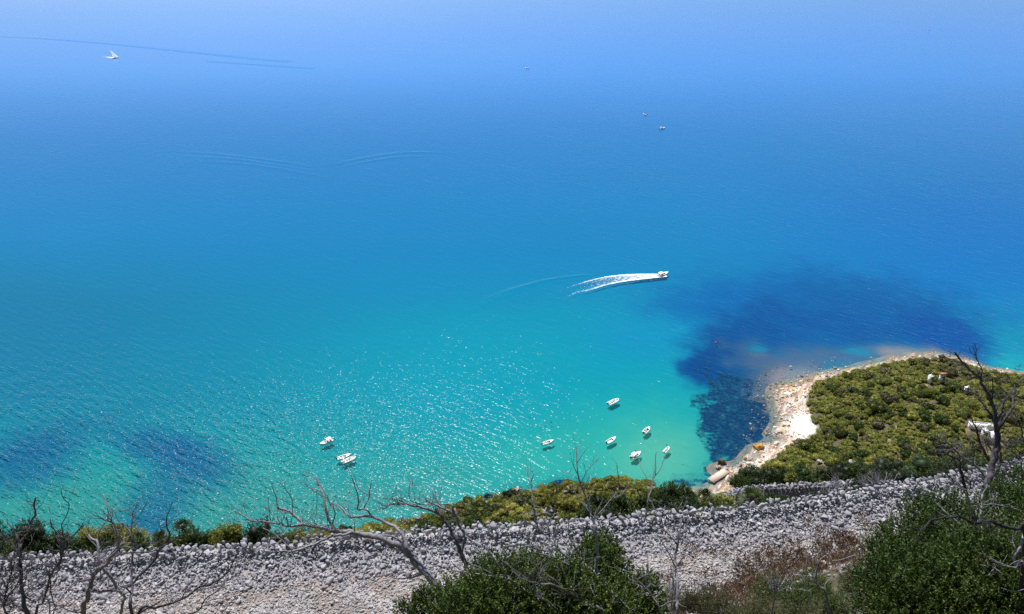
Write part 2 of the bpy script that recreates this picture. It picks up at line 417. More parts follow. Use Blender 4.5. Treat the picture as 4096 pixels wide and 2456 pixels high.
mt, nt, b = new_mat('earth and rock')
at = N(nt, 'ShaderNodeAttribute', attribute_name='Col'); tcn = N(nt, 'ShaderNodeTexCoord')
nz = N(nt, 'ShaderNodeTexNoise', Scale=1.3, Detail=10.0, Roughness=.7); nt.links.new(tcn.outputs['Object'], nz.inputs['Vector'])
rp = ramp(nt, [(.3, (.55, .55, .55)), (.7, (1.35, 1.32, 1.28))]); nt.links.new(nz.outputs['Fac'], rp.inputs[0])
mx = N(nt, 'ShaderNodeMix', data_type='RGBA', blend_type='MULTIPLY'); mx.inputs[0].default_value = 1.0
nt.links.new(at.outputs['Color'], mx.inputs[6]); nt.links.new(rp.outputs[0], mx.inputs[7]); nt.links.new(mx.outputs[2], b.inputs['Base Color'])
bp = N(nt, 'ShaderNodeBump', Strength=.7, Distance=.25); nt.links.new(nz.outputs['Fac'], bp.inputs['Height']); nt.links.new(bp.outputs[0], b.inputs['Normal'])
b.inputs['Roughness'].default_value = .9
terr = mesh('hillside', np.stack([Xg, Yg, Zg], 2).reshape(-1, 3), [grid_faces(*Xg.shape)], mt, smooth_=True, cols=tc_.reshape(-1, 3))
tag(terr, kind='structure')

# ---------------------------------------------------------------- the sea
# colour of the water column over the bed (sRGB as seen), from sand, weed and depth
def lerp(a, b, w): return a + (b - a) * w[..., None]
def sea_fields(x, y):
    X, Y, d = proj(x, y, 0.0 * x)
    wob = (fbm(x / 40, y / 40, 51) - .5) * 120; wob2 = (fbm(x / 9, y / 9, 53) - .5)
    Xn = X + wob; Yn = Y + wob * .6
    st = [0, 150, 400, 700, 1000, 1200, 1400, 1600, 1800, 2000, 2300]
    tone = np.array([(48, 150, 242), (42, 147, 238), (34, 142, 225), (20, 141, 210), (8, 138, 194), (6, 144, 186), (6, 152, 180), (6, 158, 175), (26, 162, 167), (50, 159, 155), (58, 156, 150)], float)
    c = np.stack([np.interp(Yn, st, tone[:, i]) for i in range(3)], -1)
    left = smooth(1900, 0, Xn) * smooth(900, 1250, Yn) * smooth(1950, 1500, Yn)
    c = lerp(c, np.array([24, 118, 160.]), left * .65)
    c = lerp(c, np.array([8, 116, 204.]), smooth(2600, 3900, Xn) * smooth(500, 900, Yn) * smooth(1400, 1100, Yn) * .6)
    def blob(cx, cy, rx, ry, ang=0, soft=1.0, n=0.0):
        ca, sa = math.cos(R(ang)), math.sin(R(ang))
        dx = X - cx; dy = Y - cy; a = (dx * ca + dy * sa) / rx; bb = (-dx * sa + dy * ca) / ry
        q = np.sqrt(a * a + bb * bb) + n * wob2 * 2 + (wob / 120) * .5
        return smooth(1 + .5 * soft, 1 - .5 * soft, q)
    # turquoise bay
    for p, col, s in [((2150, 1480, 700, 230, 0, 1.6), (4, 164, 186), .7), ((2450, 1790, 420, 190, -8, 1.7), (50, 184, 172), .85), ((2640, 1830, 200, 130, 0, 1.4), (96, 192, 168), .8),
                      ((3960, 1400, 240, 90, 20, 1.5), (14, 158, 192), .8), ((4060, 1450, 120, 40, 15, 1.4), (30, 180, 190), .7), ((2600, 1330, 260, 90, 0, 1.5), (10, 150, 196), .6)]:
        c = lerp(c, np.array(col, float), blob(*p, n=.2) * s)
    # dark weed beds far left, soft edged
    for p, s in [((100, 1840, 190, 100, -12, 1.5), .62), ((240, 1730, 300, 55, -20, 1.7), .4), ((660, 1770, 190, 60, 10, 1.5), .65), ((800, 1850, 170, 80, 8, 1.6), .66), ((640, 1990, 150, 90, -30, 1.6), .55), ((560, 2110, 110, 50, -20, 1.5), .5)]:
        c = lerp(c, np.array([10, 98, 152.]), blob(*p, n=.25) * s)
    # deep blue weed belt round the headland
    for p, col, s in [((2800, 1200, 220, 55, -2, 1.6), (4, 104, 176), .5), ((3150, 1180, 420, 110, 0, 1.5), (4, 106, 178), .85), ((3550, 1250, 380, 130, 8, 1.3), (4, 98, 164), .9),
                      ((3780, 1340, 180, 90, 30, 1.1), (4, 84, 164), .85), ((3000, 1350, 230, 120, -15, 1.0), (2, 84, 152), .95), ((2860, 1440, 130, 70, -25, .8), (2, 72, 142), .95),
                      ((2950, 1480, 170, 90, 20, .9), (2, 80, 144), .95), ((3300, 1350, 300, 90, 0, 1.3), (10, 90, 160), .8)]:
        c = lerp(c, np.array(col, float), blob(*p, n=.35) * s)
    # rocky shallows
    for p, col, s in [((3130, 1450, 220, 70, 12, 1.3), (84, 112, 146), .75), ((3390, 1420, 230, 50, 5, 1.3), (92, 116, 150), .7), ((3060, 1560, 90, 100, 0, 1.1), (132, 122, 126), .7), ((3020, 1590, 110, 150, 5, 1.4), (84, 110, 136), .6), ((3010, 1740, 90, 90, 0, 1.4), (98, 116, 128), .7),
                      ((3060, 1640, 70, 80, 0, 1.1), (126, 122, 120), .65), ((3190, 1500, 110, 40, 0, 1.2), (160, 156, 160), .7), ((3650, 1402, 160, 24, 6, 1.2), (176, 156, 156), .75), ((3830, 1424, 120, 20, 18, 1.2), (164, 148, 146), .7),
                      ((2990, 1800, 60, 42, -20, 1.2), (176, 210, 160), .85), ((2940, 1850, 60, 26, -20, 1.2), (190, 214, 168), .8), ((3040, 1380, 45, 12, 5, 1.0), (10, 140, 180), .8), ((3430, 1392, 60, 14, 8, 1.0), (20, 150, 180), .8)]:
        c = lerp(c, np.array(col, float), blob(*p, n=.5) * s)
    wd = np.zeros_like(X)
    for p, s in [((2910, 1600, 140, 105, 20, .8), .86), ((2840, 1690, 65, 120, 0, .7), .8), ((3010, 1720, 90, 90, 0, .8), .75), ((2930, 1520, 150, 60, 10, .9), .85), ((3040, 1500, 130, 60, 0, 1.0), .6), ((2960, 1690, 150, 160, 0, .5), .95), ((2900, 1800, 110, 90, 0, .6), .9), ((2870, 1850, 110, 40, -15, .7), .9), ((2760, 1915, 130, 40, 0, .8), .8), ((2560, 1945, 220, 38, 0, .9), .8),
                 ((2250, 1938, 170, 42, -12, .9), .95), ((1950, 1995, 220, 34, -20, .9), .85), ((1600, 2085, 260, 30, -14, 1), .7), ((1300, 2130, 200, 20, -8, 1), .6), ((3020, 1600, 110, 60, 0, .8), .7),
                 ((2780, 1560, 60, 40, 0, .9), .5), ((2830, 1480, 60, 60, 0, .9), .7), ((4075, 1450, 30, 20, 0, 1), .7), ((3990, 1452, 30, 8, 0, 1), .6), ((3200, 1470, 250, 70, 10, 1.2), .55), ((3500, 1420, 200, 40, 0, 1.2), .5), ((3720, 1405, 220, 30, 8, 1.2), .5)]:
        wd = np.maximum(wd, blob(*p, n=.5) * s)
    sd = poly_sd(x, y, land)
    c = lerp(c, np.array([150, 168, 140.]), smooth(-3.5, -.4, sd) * .55)
    return c, wd, sd

us = np.concatenate([np.linspace(-8, -.85, 14, endpoint=False), np.linspace(-.85, .95, 760), np.linspace(.95, 8, 14)[1:]])
ys = np.concatenate([[120, 170], np.linspace(205, 520, 520), np.linspace(520, 770, 250)[1:], 770 + (np.geomspace(1, 4000, 230) - 1)[1:] * 15])
Yw, Uw = np.meshgrid(ys, us, indexing='ij'); Xw = Uw * (Yw + 60)
cw, wd, sdw = sea_fields(Xw, Yw)
cl = s2l(cw)
WATER_K, GLINT_R = .63, .085


def bed_colour(nt, k):
    """sand, weed and rock colour of the bed as seen down the water column"""
    L = nt.links.new
    tcn = N(nt, 'ShaderNodeTexCoord'); at = N(nt, 'ShaderNodeAttribute', attribute_name='Col'); aw = N(nt, 'ShaderNodeAttribute', attribute_name='weed')
    wnz = N(nt, 'ShaderNodeTexNoise', Scale=.26, Detail=9.0, Roughness=.72); L(tcn.outputs['Object'], wnz.inputs['Vector'])
    mA = N(nt, 'ShaderNodeMath', operation='MULTIPLY_ADD'); mA.inputs[1].default_value = .66; mA.inputs[2].default_value = .0; L(aw.outputs['Fac'], mA.inputs[0])
    mB = N(nt, 'ShaderNodeMath', operation='SUBTRACT'); L(mA.outputs[0], mB.inputs[0]); L(wnz.outputs['Fac'], mB.inputs[1])
    mC = N(nt, 'ShaderNodeMapRange'); mC.inputs[1].default_value = -.04; mC.inputs[2].default_value = .07; L(mB.outputs[0], mC.inputs[0])
    wcol = N(nt, 'ShaderNodeMix', data_type='RGBA'); wcol.inputs[6].default_value = (.001, .040, .14, 1); wcol.inputs[7].default_value = (.015, .12, .20, 1)
    wn2 = N(nt, 'ShaderNodeTexNoise', Scale=.8, Detail=6.0, Roughness=.7); L(tcn.outputs['Object'], wn2.inputs['Vector'])
    wr_ = N(nt, 'ShaderNodeMapRange'); wr_.inputs[1].default_value = .44; wr_.inputs[2].default_value = .66; L(wn2.outputs['Fac'], wr_.inputs[0]); L(wr_.outputs[0], wcol.inputs[0])
    mixw = N(nt, 'ShaderNodeMix', data_type='RGBA'); L(mC.outputs[0], mixw.inputs[0]); L(at.outputs['Color'], mixw.inputs[6]); L(wcol.outputs[2], mixw.inputs[7])
    scl = N(nt, 'ShaderNodeMix', data_type='RGBA', blend_type='MULTIPLY'); scl.inputs[0].default_value = 1; scl.inputs[7].default_value = (k, k, k, 1)
    L(mixw.outputs[2], scl.inputs[6]); return scl.outputs[2]
mw, nt, b = new_mat('sea water')
L = nt.links.new
L(bed_colour(nt, WATER_K * 1.12), b.inputs['Base Color'])
tcn = N(nt, 'ShaderNodeTexCoord')
# waves: long crests running down to the right, with cross chop
def wave(size, rot, detail, rough, seed=0.0, dist=.4):
    mp = N(nt, 'ShaderNodeMapping', vector_type='TEXTURE'); mp.inputs['Rotation'].default_value = (0, 0, R(rot)); mp.inputs['Scale'].default_value = (*size, 1); mp.inputs['Location'].default_value = (seed, seed * 2, 0)
    nz = N(nt, 'ShaderNodeTexNoise', Scale=1.0, Detail=detail, Roughness=rough); nz.inputs['Distortion'].default_value = dist
    L(tcn.outputs['Object'], mp.inputs[0]); L(mp.outputs[0], nz.inputs['Vector']); return nz
w1 = wave((9, 2.6), -33, 1.0, .5); w2 = wave((3.4, 1.3), -24, 2.0, .6, 7.0); w3 = wave((40, 16), -40, 2.0, .5, 3.0); w4 = wave((1.25, .75), -25, 0.0, .5, 11.0); w5 = wave((12, 3.4), -62, 1.0, .5, 21.0)
def madd(a, k, bsock=None):
    m = N(nt, 'ShaderNodeMath', operation='MULTIPLY_ADD'); L(a, m.inputs[0]); m.inputs[1].default_value = k
    if bsock is None: m.inputs[2].default_value = 0
    else: L(bsock, m.inputs[2])
    return m.outputs[0]
hsum = madd(w1.outputs['Fac'], 1.35, madd(w2.outputs['Fac'], .50, madd(w3.outputs['Fac'], .8, madd(w4.outputs['Fac'], .40, madd(w5.outputs['Fac'], .7)))))
gst = N(nt, 'ShaderNodeAttribute', attribute_name='breeze'); gm = N(nt, 'ShaderNodeMath', operation='MULTIPLY'); L(hsum, gm.inputs[0]); L(gst.outputs['Fac'], gm.inputs[1])
bp = N(nt, 'ShaderNodeBump', Strength=1.0, Distance=1.0); L(gm.outputs[0], bp.inputs['Height']); L(bp.outputs[0], b.inputs['Normal'])
b.inputs['Specular IOR Level'].default_value = 0; b.inputs['Roughness'].default_value = 1
clr = N(nt, 'ShaderNodeAttribute', attribute_name='clear'); trn = N(nt, 'ShaderNodeBsdfTransparent'); mxs = N(nt, 'ShaderNodeMixShader')
L(clr.outputs['Fac'], mxs.inputs[0]); L(b.outputs[0], mxs.inputs[1]); L(trn.outputs[0], mxs.inputs[2])
fr = N(nt, 'ShaderNodeFresnel', IOR=1.333); L(bp.outputs[0], fr.inputs['Normal'])
rgh = N(nt, 'ShaderNodeAttribute', attribute_name='chop'); gl = N(nt, 'ShaderNodeBsdfGlossy'); L(rgh.outputs['Fac'], gl.inputs['Roughness']); L(bp.outputs[0], gl.inputs['Normal'])
mx2 = N(nt, 'ShaderNodeMixShader'); L(fr.outputs[0], mx2.inputs[0]); L(mxs.outputs[0], mx2.inputs[1]); L(gl.outputs[0], mx2.inputs[2])
L(mx2.outputs[0], nt.nodes['Material Output'].inputs[0])
clearv = .8 * smooth(1150, 420, Yw); chop = GLINT_R + .13 * smooth(400, 1200, Yw)
def breeze_at(x, y):
    u = x / np.maximum(y, 50)
    return (.15 + .46 * smooth(.10, -.45, u) * smooth(420, 270, y) + .12 * smooth(520, 300, y)) * (.8 + .4 * fbm(x / 60, y / 90, 91))
# low wash of passing boats: the sea sheet itself is raised along these curves
def c5(l): return [(1700 + a / 2.969, 900 + bb / 2.969) for a, bb in l]
WASH = [(c5([(2078, 585), (1850, 600), (1650, 625), (1450, 655), (1200, 715), (1000, 775), (800, 850), (640, 905)]), 1.5, .40), (c5([(1500, 662), (1250, 722), (1050, 782), (850, 862), (600, 965)]), 1.4, .34),
    (c5([(1250, 745), (1050, 810), (850, 890), (620, 995)]), 1.3, .25), (c5([(680, 1060), (620, 1085), (560, 1120)]), 1.2, .2), (c5([(440, 1195), (390, 1220), (340, 1260)]), 1.2, .22), (c5([(450, 1240), (390, 1262), (335, 1300)]), 1.2, .2),
    ([(2200 + a / 4.76, 1040 + bb / 4.76) for a, bb in [(1830, 368), (1740, 385), (1600, 435), (1470, 490), (1340, 545), (1240, 610)]], 1.3, .32),
    ([D(*p) for p in [(1085, 370), (1000, 368), (930, 374), (860, 386), (800, 400)]], 2.6, .30), ([D(*p) for p in [(1040, 378), (960, 380), (880, 392), (820, 406)]], 2.4, .25)]
for dy in (0, 12, 24): WASH.append(([D(*p) for p in [(420 + dy * 3, 366 + dy), (520 + dy * 3, 372 + dy), (640 + dy * 2, 386 + dy), (760 + dy, 404 + dy)]], 2.6, .22))
WZ = np.zeros_like(Xw)
for ptsF, w_, h_ in WASH:
    P_ = crom(np.array([at_z(a, bb)[:2] for a, bb in ptsF]), 8); lo = P_.min(0) - 8; hi = P_.max(0) + 8
    m_ = (Xw > lo[0]) & (Xw < hi[0]) & (Yw > lo[1]) & (Yw < hi[1]); q = np.stack([Xw[m_], Yw[m_]], 1); best = np.full(len(q), 99.); par = np.zeros(len(q))
    for k_ in range(len(P_) - 1):
        a_, d_ = P_[k_], P_[k_ + 1] - P_[k_]; t_ = np.clip(((q - a_) @ d_) / (d_ @ d_), 0, 1); r_ = np.hypot(*(q - a_ - t_[:, None] * d_).T); b_ = r_ < best; best[b_] = r_[b_]; par[b_] = (k_ + t_[b_]) / (len(P_) - 1)
    WZ[m_] += h_ * np.exp(-(best / w_) ** 2) * np.sin(np.clip(par, .02, .98) * math.pi) ** .6
sea = mesh('water', np.stack([Xw, Yw, WZ], 2).reshape(-1, 3), [grid_faces(*Xw.shape)], mw, smooth_=True, cols=cl.reshape(-1, 3), attrs={'weed': wd, 'clear': clearv, 'chop': chop, 'breeze': breeze_at(Xw, Yw)})
tag(sea, kind='structure')
# the bed under the clear water of the bay
mb_, nt2, b2 = new_mat('sea bed sand and weed'); nt2.links.new(bed_colour(nt2, WATER_K / .8), b2.inputs['Base Color']); b2.inputs['Roughness'].default_value = 1; b2.inputs['Specular IOR Level'].default_value = 0
rows = Yw[:, 0] < 1200; zb = -1.8
nr = int(rows.sum()); XB = Xw[rows]; YB = Yw[rows]
bed = mesh('sea_bed', np.stack([XB, YB - 1.6, 0 * XB + zb], 2).reshape(-1, 3), [grid_faces(nr, XB.shape[1])], mb_, smooth_=True, cols=cl[rows].reshape(-1, 3), attrs={'weed': wd[rows]})
tag(bed, kind='structure')

def ridge(mb, ptsF, w=1.5, h=.28, n=10):
    h = h * .13
    P = crom(np.array([at_z(a, bb)[:2] for a, bb in ptsF]), n)
    T = np.gradient(P, axis=0); T /= np.linalg.norm(T, axis=1, keepdims=True); Nn = np.stack([-T[:, 1], T[:, 0]], 1)
    k = len(P); fade = np.sin(np.linspace(0, math.pi, k)) ** .5
    prof = [(-1, .004), (-.55, .25), (0, 1), (.55, .25), (1, .004)]
    V = np.stack([np.concatenate([P + Nn * w * a, (hh * h * fade + .012)[:, None]], 1) for a, hh in prof], 1)
    mb.add(V.reshape(-1, 3), grid_faces(k, len(prof))[:, ::-1])
rb = MB()
ridge(rb, [D(*p) for p in [(-20, 88), (90, 92), (200, 100), (330, 112), (520, 132), (700, 150)]], 7, 2.2)
ridge(rb, [D(*p) for p in [(500, 148), (620, 156), (760, 166)]], 5, 1.6)
rV = np.concatenate(rb.V); rc_, _, _ = sea_fields(rV[:, 0], rV[:, 1])
wr = rb.build('water', mw, smooth_=True, cols=s2l(rc_), attrs={'clear': .8 * smooth(1150, 420, rV[:, 1]), 'weed': np.zeros(len(rV)), 'chop': GLINT_R + .09 * smooth(400, 1500, rV[:, 1]), 'breeze': breeze_at(rV[:, 0], rV[:, 1])}); tag(wr, kind='structure')

# ---------------------------------------------------------------- dry stone wall, track rubble
def stone_wall(name, xs, yfun, zfun, cap_s, label, capn, face_n, height, seed, mat=M_stone, facedepth=.55, name_on_ground=False):
    rg = np.random.default_rng(seed); mb = MB(); tone = []
    # cap stones in a row
    x = xs[0]; P = []; S = []
    while x < xs[1]:
        s = rg.uniform(*cap_s); P.append((x + s, yfun(x + s) + rg.uniform(-.06, .06), zfun(x + s) + height - s * .62 + rg.uniform(-.03, .03))); S.append(s)
        x += 2 * s * rg.uniform(.86, 1.05)
    V, F, t = rocks(np.array(P), S, 3, rg, .85, .7, .05); mb.add(V, F); tone.append(t * .5 + .3)
    P = np.array(P); k_ = len(P); P2_ = P[rg.integers(0, k_, k_ * 2)] + rg.uniform(-1, 1, (k_ * 2, 3)) * [.3, .22, .06] - [0, .14, .09]
    V, F, t = rocks(P2_, rg.uniform(cap_s[0] * .5, cap_s[0] * 1.0, k_ * 2), 3, rg, .8, .8, .03); mb.add(V, F); tone.append(t * .5 + .25)
    fx = rg.uniform(xs[0], xs[1], face_n); q = rg.uniform(0, 1, face_n) ** 1.5
    fy = np.array([yfun(v) for v in fx]) - q * facedepth + rg.uniform(-.08, .05, face_n)
    fz = (hgt(fx, fy) + rg.uniform(-.02, .08, face_n) + np.clip(.22 - q, 0, 1) * rg.uniform(0, .9, face_n)) if name_on_ground else np.array([zfun(v) for v in fx]) + (1 - q) * (height - .25) * .95 + rg.uniform(-.05, .08, face_n)
    fs = np.clip(rg.lognormal(math.log(.036), .55, face_n), .018, .17)
    fP = np.stack([fx, fy, fz], 1)
    for sel, sb in ((fs < .055, 1), (fs >= .055, 2)): V, F, t = rocks(fP[sel], fs[sel], sb, rg, .55, .7, .12); mb.add(V, F); tone.append(t * .6 + .28)
    # back of the wall
    bx = rg.uniform(xs[0], xs[1], 1500)
    V, F, t = rocks(np.stack([bx, [yfun(v) + .35 for v in bx], np.array([zfun(v) for v in bx]) + rg.uniform(-.8, height - .2, len(bx))], 1), rg.uniform(*cap_s, len(bx)) * .8, 1, rg); mb.add(V, F); tone.append(t * .5 + .2)
    # rubble core
    cx = np.linspace(xs[0], xs[1], 90); cy = np.array([yfun(v) for v in cx]); cz = np.array([zfun(v) for v in cx])
    cV = np.stack([np.stack([cx, cy - (.16 if name_on_ground else facedepth * .8), cz - .6], 1), np.stack([cx, cy - .10, cz + height - .45], 1), np.stack([cx, cy + .3, cz + height - .45], 1), np.stack([cx, cy + .45, cz - 2.0], 1)], 1)
    mb.add(cV.reshape(-1, 3), grid_faces(90, 4)); tone.append(np.full(360, .2))
    o = mb.build(name, mat, attrs={'v': np.concatenate(tone)})
    return tag(o, label, 'wall')
wy = lambda x: float(wall_y(x))
stone_wall('dry_stone_wall', (-22, 26), wy, lambda x: ZR + .1, (.075, .165), 'long grey dry stone wall with big cap stones along the gravel track', 0, 24000, .52, 3, facedepth=1.5, name_on_ground=True)

# second bend of the track and its wall further down the slope
p2 = P2
w2y = lambda x: float(np.interp(x, p2[:, 0], p2[:, 1])); w2z = lambda x: float(np.interp(x, p2[:, 0], p2[:, 2]))
stone_wall('dry_stone_wall', (p2[0, 0], p2[-1, 0]), w2y, lambda x: w2z(x) - 1.9, (.16, .30), 'lower pale rubble wall beyond the dark shrubs, above the headland', 0, 5200, 1.9, 5, facedepth=1.5)

rg = np.random.default_rng(11)
def scatter_band(n, x0, x1, lo, hi, power=1.0):
    x = rg.uniform(x0, x1, n); q = rg.uniform(0, 1, n) ** power
    return x, wall_y(x) - (lo + q * (hi - lo))
mb = MB(); tone = []
# small gravel over the whole track
x = rg.uniform(-21, 24, 100000); q = rg.uniform(-.9, 1, 100000); yi = inner_y(x); yw = wall_y(x); y = yi + q * (yw - 1.0 - yi)
keep = (y > yi - 2.6) & ((y > yi) | (rg.random(100000) < .45)) & (np.abs(proj(x, y, x * 0 + ZR)[0] - 2048) < 2250); x, y = x[keep], y[keep]
s = np.clip(rg.lognormal(math.log(.028), .42, len(x)), .014, .09)
V, F, t = rocks(np.stack([x, y, hgt(x, y) + s * .25], 1), s, 1, rg, .6, .9, .2); mb.add(V, F); tone.append(t * .6 + .4)
x, y = scatter_band(3000, -21, 24, 1.0, 3.2, 1.4); s = np.clip(rg.lognormal(math.log(.048), .35, len(x)), .03, .12)
V, F, t = rocks(np.stack([x, y, hgt(x, y) + s * .3], 1), s, 2, rg, .65, .9, .08); mb.add(V, F); tone.append(t * .55 + .2)
x, y = scatter_band(80, -21, 24, .9, 3.4, 1.3); s = rg.uniform(.08, .16, len(x))
V, F, t = rocks(np.stack([x, y, hgt(x, y) + s * .3], 1), s, 3, rg, .65, .9, .03); mb.add(V, F); tone.append(t * .5 + .35)
x = rg.uniform(3, 22, 900); y = inner_y(x) - rg.uniform(-.2, 2.2, 900); s = rg.uniform(.05, .16, 900)
V, F, t = rocks(np.stack([x, y, hgt(x, y) + s * .2], 1), s, 2, rg); mb.add(V, F); tone.append(t * .5 + .35)
gv = mb.build('gravel', M_gravel, attrs={'v': np.concatenate(tone)}); tag(gv, kind='stuff')

# ---------------------------------------------------------------- boulders and shore rock
def boulder(F_, size, mat, label, seed, t=None, group=None, n=5, lift=.3):
    rg = np.random.default_rng(seed); p = ground_px(*F_) if t is None else at_depth(*F_, t)
    P = np.clip(rg.normal(size=(n, 3)), -1.1, 1.1) * np.array([.42, .32, .15]) * size; P[0] = 0
    V, F, tn = rocks(P, size * rg.uniform(.4, .85, n), 3, rg, .7, .6, .04)
    o = mesh('boulder', V, [F], mat, attrs={'v': tn * .5 + .35}); o.location = (p[0], p[1], p[2] + lift * size)
    return tag(o, label, 'rock', group)
M_orange = stone_mat('orange lichened rock', [(0, (.16, .07, .02)), (.5, (.62, .30, .05)), (1, (.80, .55, .25))], 2, .4)
M_brown = stone_mat('dark wet rock', [(0, (.02, .015, .012)), (.5, (.09, .065, .045)), (1, (.24, .18, .13))], 2, .4)
M_pale = stone_mat('pale outcrop rock', [(0, (.20, .18, .16)), (.5, (.40, .36, .32)), (1, (.58, .53, .48))], 2, .4)
boulder((3108, 1487), 3.2, M_orange, 'orange rock lying in the shallows off the headland tip', 1, lift=.1)
boulder((3136, 1506), 2.6, M_brown, 'dark brown rock beside the orange rock in the shallows', 2, lift=.2)
boulder((3035, 1792), 2.8, M_orange, 'orange rock at the water edge of the small cove', 3)
boulder((2990, 1836), 2.6, M_shore, 'brown rock standing between cove water and shore rubble', 4)
boulder((2872, 1872), 1.5, M_shore, 'low brown rock just beyond the stone jetty', 5)
boulder((2885, 1858), 2.4, M_brown, 'dark flat rock spit jutting out beyond the jetty', 6)
for i, (f, s, lab) in enumerate([((2225, 2040), 3.4, 'large pale limestone outcrop among yellow shrubs, biggest in the scrub'), ((2190, 2056), 2.6, 'pale sloping rock slab leaning below the large outcrop'), ((2290, 2028), 1.7, 'small pale rock right of the large outcrop'),
                                 ((2062, 1972), 2.2, 'pale block of rock at the shore beside a brown shrub'), ((2100, 1984), 1.5, 'low pinkish rock by the pale shore block'), ((2590, 1975), 2.0, 'grey white rock half hidden under the pines near the dead tree')]):
    boulder(f, s, M_pale, lab, 20 + i, lift=.5)
boulder((3410, 1862), 2.2, M_pale, 'pale bare rock patch showing through the headland scrub', 31, lift=.6)
boulder((3275, 1852), 1.9, M_pale, 'smaller pale rock among the yellow headland bushes', 32, lift=.6)
# rubble of the rocky beach
rg = np.random.default_rng(17)
bx0 = rg.uniform(90, 290, 60000); by0 = rg.uniform(255, 420, 60000)
sd = poly_sd(bx0, by0, land); vd = poly_sd(bx0, by0, veg); pX, pY, _ = proj(bx0, by0, 0 * bx0)
sandd = ((pX - 3225) / 60) ** 2 + ((pY - 1705) / 42) ** 2
keep = (sd > np.where((pX > 2950) & (pX < 3420), -13, -4.5)) & ((sd > -4.5) | (rg.random(60000) < .30)) & (vd < .5) & (sandd > 1) & (pX > 2780) & (pX < 4150) & (rg.random(60000) < np.where(sd > 0, .85, .28) * np.where(pX > 3330, .3, 1)) & ((sd < 22))
bx0, by0, sd = bx0[keep][:6400], by0[keep][:6400], sd[keep][:6400]
s = np.clip(rg.lognormal(math.log(.28), .6, len(bx0)), .1, 1.5)
z = np.maximum(hgt(bx0, by0), -.35 - s * .2)
V, F, t = rocks(np.stack([bx0, by0, z + s * .1], 1), s, 1, rg, .5, .7, .2)
sr = mesh('shore_rocks', V, [F], M_shore, attrs={'v': t * .9 + .1}); tag(sr, kind='stuff')

# ---------------------------------------------------------------- jetty
a = at_z(2843, 1922, .9); bq = at_z(2905, 1882, .9); d = bq - a; Lj = float(np.hypot(d[0], d[1])); az = math.atan2(d[1], d[0])
M_conc = plain('pale worn concrete', (.60, .47, .37), .9, .25, .6, .3)
jt = empty('jetty', ((a[0] + bq[0]) / 2, (a[1] + bq[1]) / 2, 0), az, label='flat pale concrete jetty reaching from the rocks into shallow water', cat='jetty')
m1 = MB(); m1.box((0, 0, .82), (Lj, 3.4, .3)); m1.build('deck', M_conc, jt)
m2 = MB(); m2.box((.1, 0, -.7), (Lj - .4, 3.1, 2.74)); m2.build('base_block', plain('rough jetty masonry', (.26, .20, .16), .9, .4, .8, .5), jt)
M_rusty = plain('rusty iron', (.15, .06, .03), .8)
for q in (-.42, -.1, .25): m3 = MB(); m3.box((Lj * q, 1.6, 1.1), (.18, .18, .26), taper=.8); m3.build('mooring_bollard', M_rusty, jt)

# ---------------------------------------------------------------- white buildings on the headland
M_white = plain('white plaster', (.80, .78, .74), .8, .08, 2, .1); M_roof = plain('terracotta roof tiles', (.55, .24, .12), .8, .3, 6, .4); M_pane = plain('dark window glass', (.03, .035, .04), .1)
M_doorw = plain('weathered green door', (.05, .09, .07), .6)
def hut(F_, w, dp, h, rz, label, roof=M_white, gable=False, name='white_house', lift=2.0):
    p = ground_px(*F_); o = empty(name, (p[0], p[1], p[2] + lift - 1.2), rz, label=label, cat='house')
    m = MB(); m.box((0, 0, h / 2 - 1), (w, dp, h + 2)); m.build('wall', M_white, o)
    m = MB()
    if gable:
        V = [(-w / 2 - .3, -dp / 2 - .3, h + .003), (w / 2 + .3, -dp / 2 - .3, h + .003), (w / 2 + .3, dp / 2 + .3, h + .003), (-w / 2 - .3, dp / 2 + .3, h + .003), (-w / 2 - .3, 0, h + 1.1), (w / 2 + .3, 0, h + 1.1)]
        m.add(V, [np.array([(0, 1, 5, 4), (2, 3, 4, 5), (3, 2, 1, 0)]), np.array([(0, 4, 3), (1, 2, 5)])])
    else:
        m.box((0, 0, h + .12), (w + .3, dp + .3, .24)); m.box((w * .25, dp * .2, h + .5), (.5, .5, .6))
    m.build('roof', roof, o)
    m = MB(); m.box((-w * .22, -dp / 2 - .02, 1.5), (.9, .08, 1.0)); fr = m.build('window', M_white, o)
    m = MB(); m.box((-w * .22, -dp / 2 - .07, 1.5), (.7, .04, .8)); m.build('pane', M_pane, fr)
    m = MB(); m.box((w * .2, -dp / 2 - .03, 1.0), (.9, .08, 2.0)); m.build('door', M_doorw, o)
    return o
hut((3932, 1752), 1.6, 2.4, 2.6, .1, 'narrow white hut standing between the terrace and the burnt tree', lift=3.0)
hut((3972, 1768), 3.4, 3.2, 2.8, .2, 'white block house right behind the burnt tree trunk', lift=3.0)
hut((3763, 1530), 2.0, 2.0, 2.4, 0, 'tiny white house with orange roof high on the headland', M_roof, True, lift=3.6)
hut((3716, 1534), 1.6, 1.8, 2.2, .4, 'small pale ruin in the scrub left of the orange roofed house', lift=3.4)
hut((3862, 1574), 1.9, 1.2, 1.5, .1, 'low white shed half sunk in the headland trees', lift=3.2)
p = ground_px(3924, 1715)
tw = empty('terrace', (p[0], p[1], p[2] + 1.7), -.16, label='long white terrace with low parapets above the white huts', cat='terrace')
m = MB(); m.box((0, 0, -1), (11, 2.0, 3.4)); m.build('floor_slab', M_white, tw)
m = MB(); m.box((0, 1.1, .9), (11.2, .18, .6)); m.box((-5.5, 0, .9), (.18, 2.0, .6)); m.box((2.5, -1.0, 1.2), (1.4, .8, 1.4)); m.build('parapet', M_white, tw)

